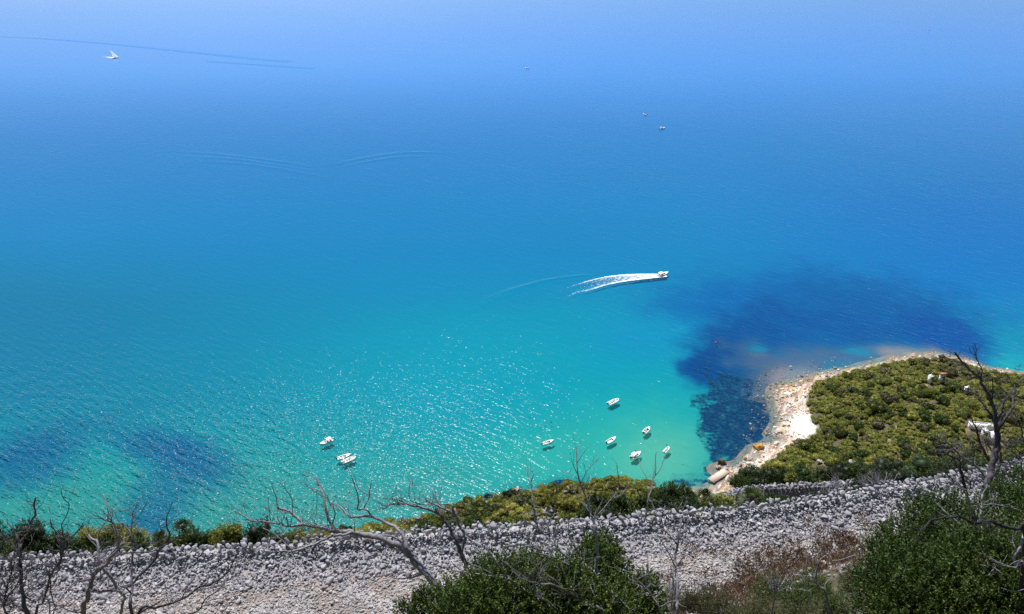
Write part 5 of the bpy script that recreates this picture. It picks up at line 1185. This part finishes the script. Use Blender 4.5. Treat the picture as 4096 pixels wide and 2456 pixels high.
dead_tree('thick leaning dead tree arching left over the wall, biggest of all', 15, [C2(l) for l in [
    [(2080, 1500, 38), (1970, 1340, 36), (1890, 1230, 38), (1800, 1100, 38), (1700, 990, 38), (1620, 900, 36), (1520, 840, 33), (1420, 800, 30), (1300, 765, 28), (1150, 742, 26), (1050, 735, 24), (950, 720, 22), (850, 690, 20), (760, 680, 18), (700, 672, 16), (570, 690, 11), (500, 665, 10), (400, 650, 9), (300, 640, 8), (230, 630, 7), (130, 570, 5), (50, 530, 3)],
    [(715, 672, 17), (660, 620, 14), (610, 580, 14), (560, 545, 13), (480, 530, 11), (463, 520, 8)], [(490, 518, 7), (465, 470, 6), (460, 420, 5), (425, 330, 3), (425, 305, 2)], [(605, 690, 5), (605, 600, 5), (608, 540, 5), (605, 450, 5), (560, 370, 4), (495, 290, 2)],
    [(965, 745, 13), (965, 680, 13), (930, 620, 12), (905, 520, 12), (885, 420, 12), (850, 320, 10), (820, 228, 8)], [(838, 325, 4), (800, 285, 3)], [(965, 650, 8), (990, 590, 7), (980, 530, 6), (950, 490, 5), (920, 440, 3), (860, 300, 2)], [(855, 405, 3), (750, 330, 3), (680, 270, 2)], [(860, 300, 2.5), (790, 250, 2), (715, 195, 1.6)],
    [(1130, 745, 15), (1060, 765, 14), (970, 770, 13), (900, 800, 12), (800, 850, 11), (700, 885, 10), (600, 910, 9), (500, 910, 7), (380, 920, 4)], [(600, 885, 8), (520, 820, 6), (430, 750, 5), (340, 700, 4)],
    [(1700, 1010, 22), (1640, 880, 24), (1600, 760, 19), (1500, 680, 17), (1400, 630, 15), (1300, 597, 13), (1200, 595, 12), (1120, 600, 10), (1070, 550, 9), (1030, 505, 8), (975, 510, 4)], [(1030, 505, 6), (960, 485, 4), (910, 450, 3)], [(1350, 612, 10), (1280, 545, 10), (1240, 530, 9), (1195, 535, 8), (1200, 450, 7), (1185, 370, 6), (1160, 300, 5), (1145, 245, 3)],
    [(1262, 530, 7), (1290, 440, 6), (1300, 400, 6), (1310, 330, 5), (1320, 260, 3)], [(1300, 395, 5), (1240, 385, 5), (1200, 340, 4), (1175, 300, 3)], [(1300, 402, 3), (1370, 380, 2)], [(570, 690, 7), (560, 640, 6), (550, 600, 5)], [(500, 665, 6), (520, 730, 5), (450, 790, 4), (340, 840, 3)], [(780, 1135 + -445, 6), (740, 720, 5), (640, 745, 4), (560, 800, 3)],
    [(240, 632, 4), (190, 570, 3), (155, 450, 2)], [(420, 640, 4), (400, 560, 3), (385, 400, 2)], [(1620, 860, 10), (1560, 800, 10), (1460, 770, 8), (1380, 760, 6)], [(1775, 1137, 9), (1650, 1152, 8), (1540, 1157, 6), (1500, 1145, 5)], [(1190, 715, 8), (1165, 650, 4), (1145, 615, 3)], [(300, 640, 4), (180, 650, 3), (40, 620, 2), (0, 590, 1.6)]]], 7, drift=.35, rs=.88)
dead_tree('pair of dead arching limbs joined at one foot right of the biggest dead tree', 15.5, [C2(l) for l in [
    [(2230, 1330, 22), (2190, 1140, 22), (2165, 1020, 20), (2120, 930, 18), (2080, 820, 17), (2020, 700, 16), (1960, 610, 16), (1930, 575, 15), (1860, 545, 12), (1780, 520, 11), (1700, 500, 10), (1620, 485, 9), (1550, 485, 8), (1490, 490, 6), (1450, 520, 5), (1395, 530, 3)], [(1640, 485, 5), (1560, 450, 4), (1420, 430, 3)], [(1600, 470, 3), (1565, 420, 2.5)],
    [(2150, 1000, 16), (2130, 900, 15), (2162, 780, 15), (2135, 710, 14), (2100, 670, 14), (2085, 610, 14), (2040, 560, 12), (1980, 530, 9), (1900, 495, 9), (1830, 465, 7), (1805, 460, 5)], [(2085, 610, 11), (2050, 530, 10), (2030, 490, 8), (1900, 490, 6), (1780, 490, 5), (1690, 465, 4), (1660, 430, 4), (1655, 360, 3), (1670, 275, 2)],
    [(2160, 760, 6), (2240, 830, 4), (2330, 880, 3)], [(1860, 470, 3), (1850, 420, 2.4), (1825, 400, 2)]]], 8, drift=.35)
dead_tree('tall forked dead tree rising in front of the pines, at the bottom centre', 13, [C3(l) for l in [
    [(1290, 1500, 24), (1240, 1330, 23), (1190, 1230, 21), (1130, 1140, 19), (1050, 1080, 18), (980, 1030, 16), (900, 1010, 14), (820, 960, 14), (760, 890, 13), (700, 830, 11), (620, 750, 10), (560, 680, 9), (540, 600, 8), (535, 500, 7), (520, 400, 7), (505, 280, 6), (490, 240, 3), (460, 220, 2)], [(508, 285, 4), (525, 220, 3), (510, 180, 2)],
    [(532, 605, 6), (480, 520, 5), (430, 450, 4), (420, 380, 3)], [(618, 752, 7), (620, 700, 6), (670, 680, 5), (690, 620, 5), (720, 570, 4), (720, 500, 3)], [(725, 575, 3), (760, 560, 2)],
    [(1160, 1170, 15), (1090, 1050, 14), (1105, 950, 13), (1095, 830, 12), (1080, 720, 11), (1065, 640, 11), (1040, 560, 10), (1020, 470, 9), (980, 380, 8), (950, 300, 7), (925, 210, 6), (915, 100, 5), (915, 0, 4), (905, -40, 3)], [(922, 150, 3), (960, 50, 3), (1000, 0, 2.4), (1050, -70, 2)], [(925, 225, 4), (890, 150, 3), (860, 60, 2)], [(960, 292, 4), (1000, 200, 4), (1040, 150, 3), (1115, 70, 2)], [(1000, 200, 2.5), (985, 140, 2), (1010, 90, 1.6)],
    [(1068, 642, 6), (1120, 570, 6), (1170, 510, 6), (1230, 440, 5), (1320, 400, 4), (1385, 300, 2)], [(1040, 465, 6), (1045, 380, 4), (1090, 310, 3)], [(1235, 435, 4), (1290, 360, 3), (1290, 250, 3), (1275, 130, 2)], [(1035, 565, 6), (960, 470, 5), (905, 390, 4), (885, 290, 3)],
    [(940, 1115, 10), (880, 1060, 9), (800, 1010, 8), (720, 970, 7), (640, 945, 7), (575, 930, 6)], [(980, 1340, 12), (960, 1200, 10), (950, 1100, 9), (940, 950, 8), (900, 870, 6), (850, 780, 5), (840, 700, 4), (850, 600, 4), (855, 480, 3)], [(780, 900, 5), (680, 880, 4), (600, 830, 4), (560, 790, 3)],
    [(1180, 1200, 9), (1080, 1165, 9), (980, 1170, 7), (920, 1190, 5), (900, 1220, 3)], [(985, 1330, 6), (1080, 1440, 6), (1060, 1330, 6), (1040, 1240, 4), (1045, 1180, 3)]]], 9)
dead_tree('sprawling dead limb lying low leftward over the centre bush', 12.5, [C3(l) for l in [
    [(720, 1500, 17), (620, 1400, 14), (520, 1310, 13), (400, 1220, 12), (300, 1160, 10), (200, 1140, 8), (100, 1130, 6), (0, 1110, 4), (-200, 1080, 3)], [(290, 1150, 6), (230, 1060, 5), (160, 960, 4), (150, 860, 3), (165, 740, 2)], [(800, 1500, 9), (680, 1380, 8), (560, 1300, 7), (525, 1220, 5), (530, 1100, 4), (580, 980, 3)],
    [(200, 1140, 4), (90, 1080, 3), (-10, 1030, 2)], [(700, 1470, 6), (600, 1395, 6), (480, 1385, 4), (330, 1350, 3), (230, 1300, 2)], [(630, 1385, 5), (720, 1390, 4), (800, 1440, 3)]]], 10)
dead_tree('grey dead limb sweeping left beneath the tall forked tree', 12.6, [C3(l) for l in [
    [(1180, 1510, 14), (1040, 1410, 14), (940, 1340, 13), (820, 1270, 12), (700, 1215, 11), (600, 1210, 9), (500, 1180, 6), (400, 1110, 5), (310, 1050, 3)], [(790, 1255, 6), (720, 1170, 6), (640, 1120, 5), (540, 1030, 4), (420, 940, 3), (330, 860, 2)], [(1040, 1420, 6), (1000, 1450, 6), (980, 1490, 5)], [(1260, 1310, 7), (1330, 1370, 6), (1420, 1470, 5)]]], 11)
dead_tree('dark leaning dead stem between the forked tree and the slender one', 13.5, [C3(l) for l in [[(1670, 1500, 11), (1600, 1330, 10), (1530, 1240, 9), (1450, 1170, 8), (1420, 1110, 6)], [(1610, 1340, 5), (1660, 1300, 4), (1700, 1250, 2)], [(1560, 1290, 4), (1540, 1200, 4), (1555, 1000, 3), (1530, 870, 2)]]], 12)
dead_tree('slender upright dead tree standing alone on the gravel edge', 15.5, [C3(l) for l in [
    [(1810, 1500, 15), (1825, 1350, 14), (1820, 1200, 13), (1805, 1060, 12), (1805, 950, 10), (1825, 850, 9), (1840, 760, 8), (1850, 680, 6), (1870, 580, 3)], [(1812, 835, 8), (1750, 770, 7), (1700, 720, 6), (1620, 690, 5), (1570, 640, 4), (1490, 600, 3)], [(1802, 1060, 7), (1770, 980, 6), (1720, 890, 4), (1650, 780, 2)],
    [(1820, 1040, 5), (1870, 970, 5), (1950, 920, 4), (2010, 850, 3), (2060, 800, 2)], [(1838, 770, 4), (1900, 700, 3), (1930, 600, 2)], [(1760, 1490, 4), (1755, 1300, 4), (1770, 1190, 2)]]], 13)
dead_tree('thin dead treetop standing behind the wall in front of the anchored boats', behind(2620, 1.5), [C3(l) for l in [
    [(1650, 640, 6), (1625, 560, 6), (1590, 470, 5), (1560, 440, 5), (1590, 350, 5), (1600, 260, 5), (1622, 225, 5), (1622, 100, 4), (1632, 10, 3)], [(1622, 232, 4), (1670, 170, 3), (1690, 110, 2.4), (1715, 50, 2)], [(1590, 350, 3), (1545, 250, 3), (1500, 170, 2.4), (1475, 80, 2)], [(1560, 445, 5), (1550, 540, 6), (1570, 620, 6)], [(1600, 260, 3), (1610, 180, 2)]]], 14, twigs=.4)
# grey dry twiggy shrubs behind the wall
def twig_shrub(X, Y, hw, hh, depth, lab, seed, n=26, mat=M_bark):
    rg = np.random.default_rng(seed); L_ = [[(X, Y + 10, 3.4), (X + 4, Y - hh * .5, 2.4), (X + rg.uniform(-10, 10), Y - hh, 1)]]
    for i in range(n):
        a = rg.uniform(-1.15, 1.15); b_ = Y + rg.uniform(-5, 8); x0 = X + rg.uniform(-.5, .5) * hw; q = rg.uniform(.55, 1)
        L_.append([(x0, b_, 2.4), (x0 + math.sin(a) * hw * .4 * q, b_ - math.cos(a) * hh * .45 * q, 1.8), (x0 + math.sin(a * 1.15) * hw * .8 * q, b_ - math.cos(a) * hh * q, .9)])
    return dead_tree(lab, depth, L_, seed, mat, twigs=1.0, name='dead_shrub', drift=.6)
twig_shrub(2680, 2068, 90, 60, behind(2680, 2.0), 'grey dry twiggy shrub behind the wall right of the dark bush', 21)
twig_shrub(3500, 1970, 110, 90, behind(3500, 2.0), 'tangle of pale dead twigs behind the wall', 22, 30)
twig_shrub(3340, 1975, 70, 60, behind(3340, 2.5), 'smaller clump of dead twigs left of the pale tangle', 23, 14)
twig_shrub(3100, 2360, 50, 70, 18, 'brown leafless brush beside the bottom shrubs', 24, 16)
twig_shrub(2690, 2370, 40, 70, 18, 'purplish leafless brush by the slender dead tree foot', 25, 14)
twig_shrub(3430, 2400, 70, 60, 14, 'grey leafless brush left of the big corner bush', 26, 16)
dead_tree('burnt black dead tree standing tall against the headland, biggest on the right', 16, [
    [(3925, 2080, 17), (3932, 2020, 15), (3943, 1960, 14)] + [(3950, 1925, 14), (3960, 1895, 14), (3972, 1850, 14), (3985, 1800, 14), (3990, 1755, 13), (3990, 1715, 13), (3998, 1683, 10), (4012, 1656, 8)]] + [C6(l) for l in [
    [(1605, 1240, 34), (1580, 1120, 28), (1590, 1000, 27), (1540, 880, 26), (1500, 760, 25), (1450, 680, 23), (1400, 600, 21), (1390, 540, 20), (1330, 490, 19), (1250, 430, 19), (1180, 350, 18), (1110, 280, 16), (1045, 185, 14)],
    [(1400, 545, 12), (1415, 430, 9), (1375, 360, 9), (1350, 300, 9), (1330, 220, 8), (1335, 170, 6), (1315, 60, 3)], [(1330, 230, 5), (1270, 200, 4), (1235, 130, 3)], [(1560, 1110, 22), (1540, 1040, 22), (1470, 940, 20), (1400, 830, 16), (1350, 760, 15), (1270, 720, 13), (1160, 690, 11), (1090, 640, 9), (1010, 600, 7), (870, 575, 4)],
    [(1610, 1110, 24), (1655, 1020, 22), (1670, 940, 17), (1700, 850, 15), (1730, 770, 12), (1720, 715, 10), (1680, 690, 8), (1600, 600, 5)], [(1650, 1240, 24), (1710, 1080, 21), (1790, 960, 19), (1825, 880, 17), (1820, 790, 14), (1840, 690, 12), (1860, 610, 11), (1960, 540, 8)], [(1600, 960, 17), (1620, 900, 14), (1690, 830, 12), (1760, 765, 8)],
    [(1560, 830, 12), (1550, 720, 10), (1555, 600, 9), (1545, 520, 6)], [(1430, 690, 8), (1310, 685, 6), (1230, 730, 4)], [(1600, 955, 14), (1560, 880, 13), (1540, 820, 9)], [(1830, 800, 7), (1900, 730, 5), (1950, 690, 3)], [(1270, 430, 6), (1400, 460, 5), (1540, 520, 4)], [(1100, 640, 4), (1080, 600, 3)], [(1840, 690, 6), (1740, 720, 5), (1650, 760, 4)]]], 31, M_burnt, drift=.4, rs=.85)
dead_tree('grey second trunk close behind the burnt tree', 16.8, [C8(l) for l in [[(1830, 1260, 36), (1890, 1020, 34), (1950, 800, 32), (1985, 680, 28), (2000, 560, 20)], [(1960, 780, 8), (2150, 770, 10), (2300, 740, 10), (2460, 700, 10)], [(1950, 910, 8), (2100, 930, 7), (2170, 1050, 7), (2160, 1200, 6), (2120, 1290, 5)], [(1900, 1090, 9), (1960, 1250, 9), (2100, 1350, 9), (2300, 1450, 8)], [(1960, 920, 8), (1840, 885, 9), (1700, 850, 8), (1500, 825, 5)]]], 32, M_bark)
dead_tree('dark forked dead stem left of the burnt tree trunk', 17, [C8(l) for l in [[(1820, 1000, 30), (1790, 740, 32), (1700, 600, 28), (1620, 440, 26), (1570, 330, 22), (1530, 150, 19), (1500, 40, 15), (1440, -60, 11), (1400, -200, 7)], [(1600, 330, 11), (1700, 350, 14), (1760, 430, 14), (1850, 570, 12)], [(1570, 330, 9), (1450, 330, 7), (1330, 240, 5), (1300, 200, 4)], [(1600, 270, 6), (1670, 200, 6), (1670, 90, 5), (1640, 10, 4)], [(1780, 720, 8), (1700, 400, 6), (1690, 300, 5)]]], 33, M_burnt)
dead_tree('pale grey dead limb slanting down right to the wall, left of the burnt tree', 17, [C8(l) for l in [[(1760, 1130, 24), (1700, 1060, 23), (1580, 900, 22), (1440, 760, 21), (1280, 660, 17), (1160, 570, 15), (1040, 430, 15), (960, 360, 13), (850, 300, 11), (760, 240, 7), (650, 150, 4)], [(1500, 820, 6), (1460, 650, 7), (1470, 640, 3)], [(800, 270, 5), (770, 210, 3)], [(1100, 500, 6), (1240, 440, 5), (1250, 380, 4)]]], 34)
dead_tree('dark stump with red brown wood and arching dead branches above the wall', 16.5, [C8(l) for l in [[(1340, 1540, 34), (1300, 1330, 34), (1260, 1150, 34), (1235, 1000, 28), (1195, 860, 19), (1190, 720, 14), (1100, 660, 14), (1040, 640, 14), (950, 590, 12), (850, 550, 10), (740, 560, 9), (610, 530, 5)], [(1400, 1440, 12), (1300, 1300, 13), (1180, 1190, 12), (1060, 1100, 12), (960, 1010, 12), (860, 920, 12), (760, 850, 10), (600, 820, 8), (430, 830, 4)],
    [(1040, 640, 8), (900, 560, 7), (1030, 520, 6), (1160, 530, 5)], [(740, 565, 6), (670, 600, 6), (560, 600, 5), (500, 585, 3)], [(1180, 850, 6), (1050, 845, 6), (900, 855, 6), (780, 845, 5), (640, 850, 3)], [(1040, 660, 8), (1100, 750, 9), (1130, 840, 8)], [(940, 760, 5), (860, 690, 5), (740, 640, 4)], [(1030, 1030, 6), (980, 960, 6), (930, 860, 5), (880, 740, 3)], [(1100, 1110, 5), (1240, 1110, 6), (1360, 1060, 5)], [(1330, 1080, 9), (1400, 1150, 9), (1390, 1250, 7), (1340, 1330, 4)],
    [(890, 1050, 5), (760, 1030, 5), (660, 1025, 4), (560, 1085, 4), (450, 1045, 3)], [(1320, 960, 5), (1350, 1060, 5), (1160, 940, 4)]]], 35, M_burnt, twigs=1.4)
dead_tree('thick dark dead branch lying across the big corner bush', 10.2, [C4_(l) for l in [[(2480, 780, 21), (2440, 712, 20), (2350, 700, 19), (2250, 670, 21), (2180, 640, 19), (2100, 650, 17), (2020, 660, 13), (1980, 640, 12), (1900, 600, 12), (1800, 610, 11), (1700, 620, 10), (1620, 645, 10), (1570, 710, 8), (1500, 710, 8), (1430, 690, 7), (1380, 715, 6), (1280, 670, 3)], [(1900, 602, 8), (1850, 540, 9), (1800, 480, 9), (1700, 440, 8), (1600, 410, 7), (1480, 390, 4)],
    [(2200, 650, 4), (2160, 690, 3), (2220, 720, 3)], [(2210, 640, 4), (2300, 560, 3), (2420, 500, 2)], [(1540, 720, 3), (1460, 740, 3), (1470, 800, 3), (1540, 795, 3), (1650, 800, 3), (1680, 680, 2)]]], 36, M_burnt, twigs=.7, rs=.85)
dead_tree('pale upright dead stem inside the big corner bush', 12.2, [C4_(l) for l in [[(2050, 960, 20), (2060, 830, 19), (2070, 720, 16), (2082, 600, 14), (2092, 500, 11), (2100, 400, 8)], [(2040, 810, 9), (1950, 720, 9), (1850, 625, 8), (1750, 540, 7), (1690, 480, 5)], [(2480, 560, 8), (2350, 520, 7), (2200, 490, 6), (2080, 500, 6), (1960, 510, 4)]]], 37, twigs=.6)
dead_tree('bare grey branch poking from the right edge of the corner bush', 10, [C4_(l) for l in [[(2500, 1075, 9), (2400, 1062, 9), (2280, 1040, 8), (2180, 1042, 6), (2080, 1035, 4)], [(2262, 1034, 7), (2190, 990, 5), (2120, 935, 3)], [(2490, 1250, 5), (2380, 1275, 4), (2270, 1240, 2)], [(2400, 1060, 12), (2390, 950, 13), (2440, 880, 12), (2470, 760, 11)]]], 38, twigs=.6)
dead_tree('small bleached dead branch standing in the brush by the gravel', 17, [C4_(l) for l in [[(690, 1290, 10), (640, 1240, 9), (590, 1180, 9), (605, 1110, 8), (620, 1050, 7), (640, 990, 7), (692, 950, 6)], [(680, 1250, 6), (690, 1200, 5), (745, 1150, 3)], [(620, 1040, 4), (615, 980, 3)]]], 39, twigs=.4)
dead_tree('bleached twig leaning left of the small dead branch', 17.5, [C4_(l) for l in [[(490, 1175, 6), (400, 1120, 6), (350, 1080, 3)], [(760, 1000, 3), (840, 985, 5), (930, 955, 5), (1010, 945, 4)]]], 40, twigs=.5)
dead_tree('thin dead tree at the right edge beside the burnt tree', 17, [C8(l) for l in [[(2400, 760, 16), (2340, 680, 18), (2280, 580, 14), (2160, 480, 11), (2050, 430, 8), (1990, 400, 5)], [(2450, 360, 12), (2420, 220, 14), (2400, 60, 12), (2300, -60, 9), (2360, -300, 6)], [(2450, 350, 7), (2350, 310, 6), (2200, 180, 5), (2080, 60, 4)], [(2340, 660, 8), (2370, 560, 9), (2280, 450, 7)], [(2440, 350, 6), (2300, 345, 5), (2100, 290, 4)], [(2340, -60, 6), (2280, -200, 6), (2180, -330, 4), (2080, -500, 3)]]], 41, M_burnt, twigs=1.5)
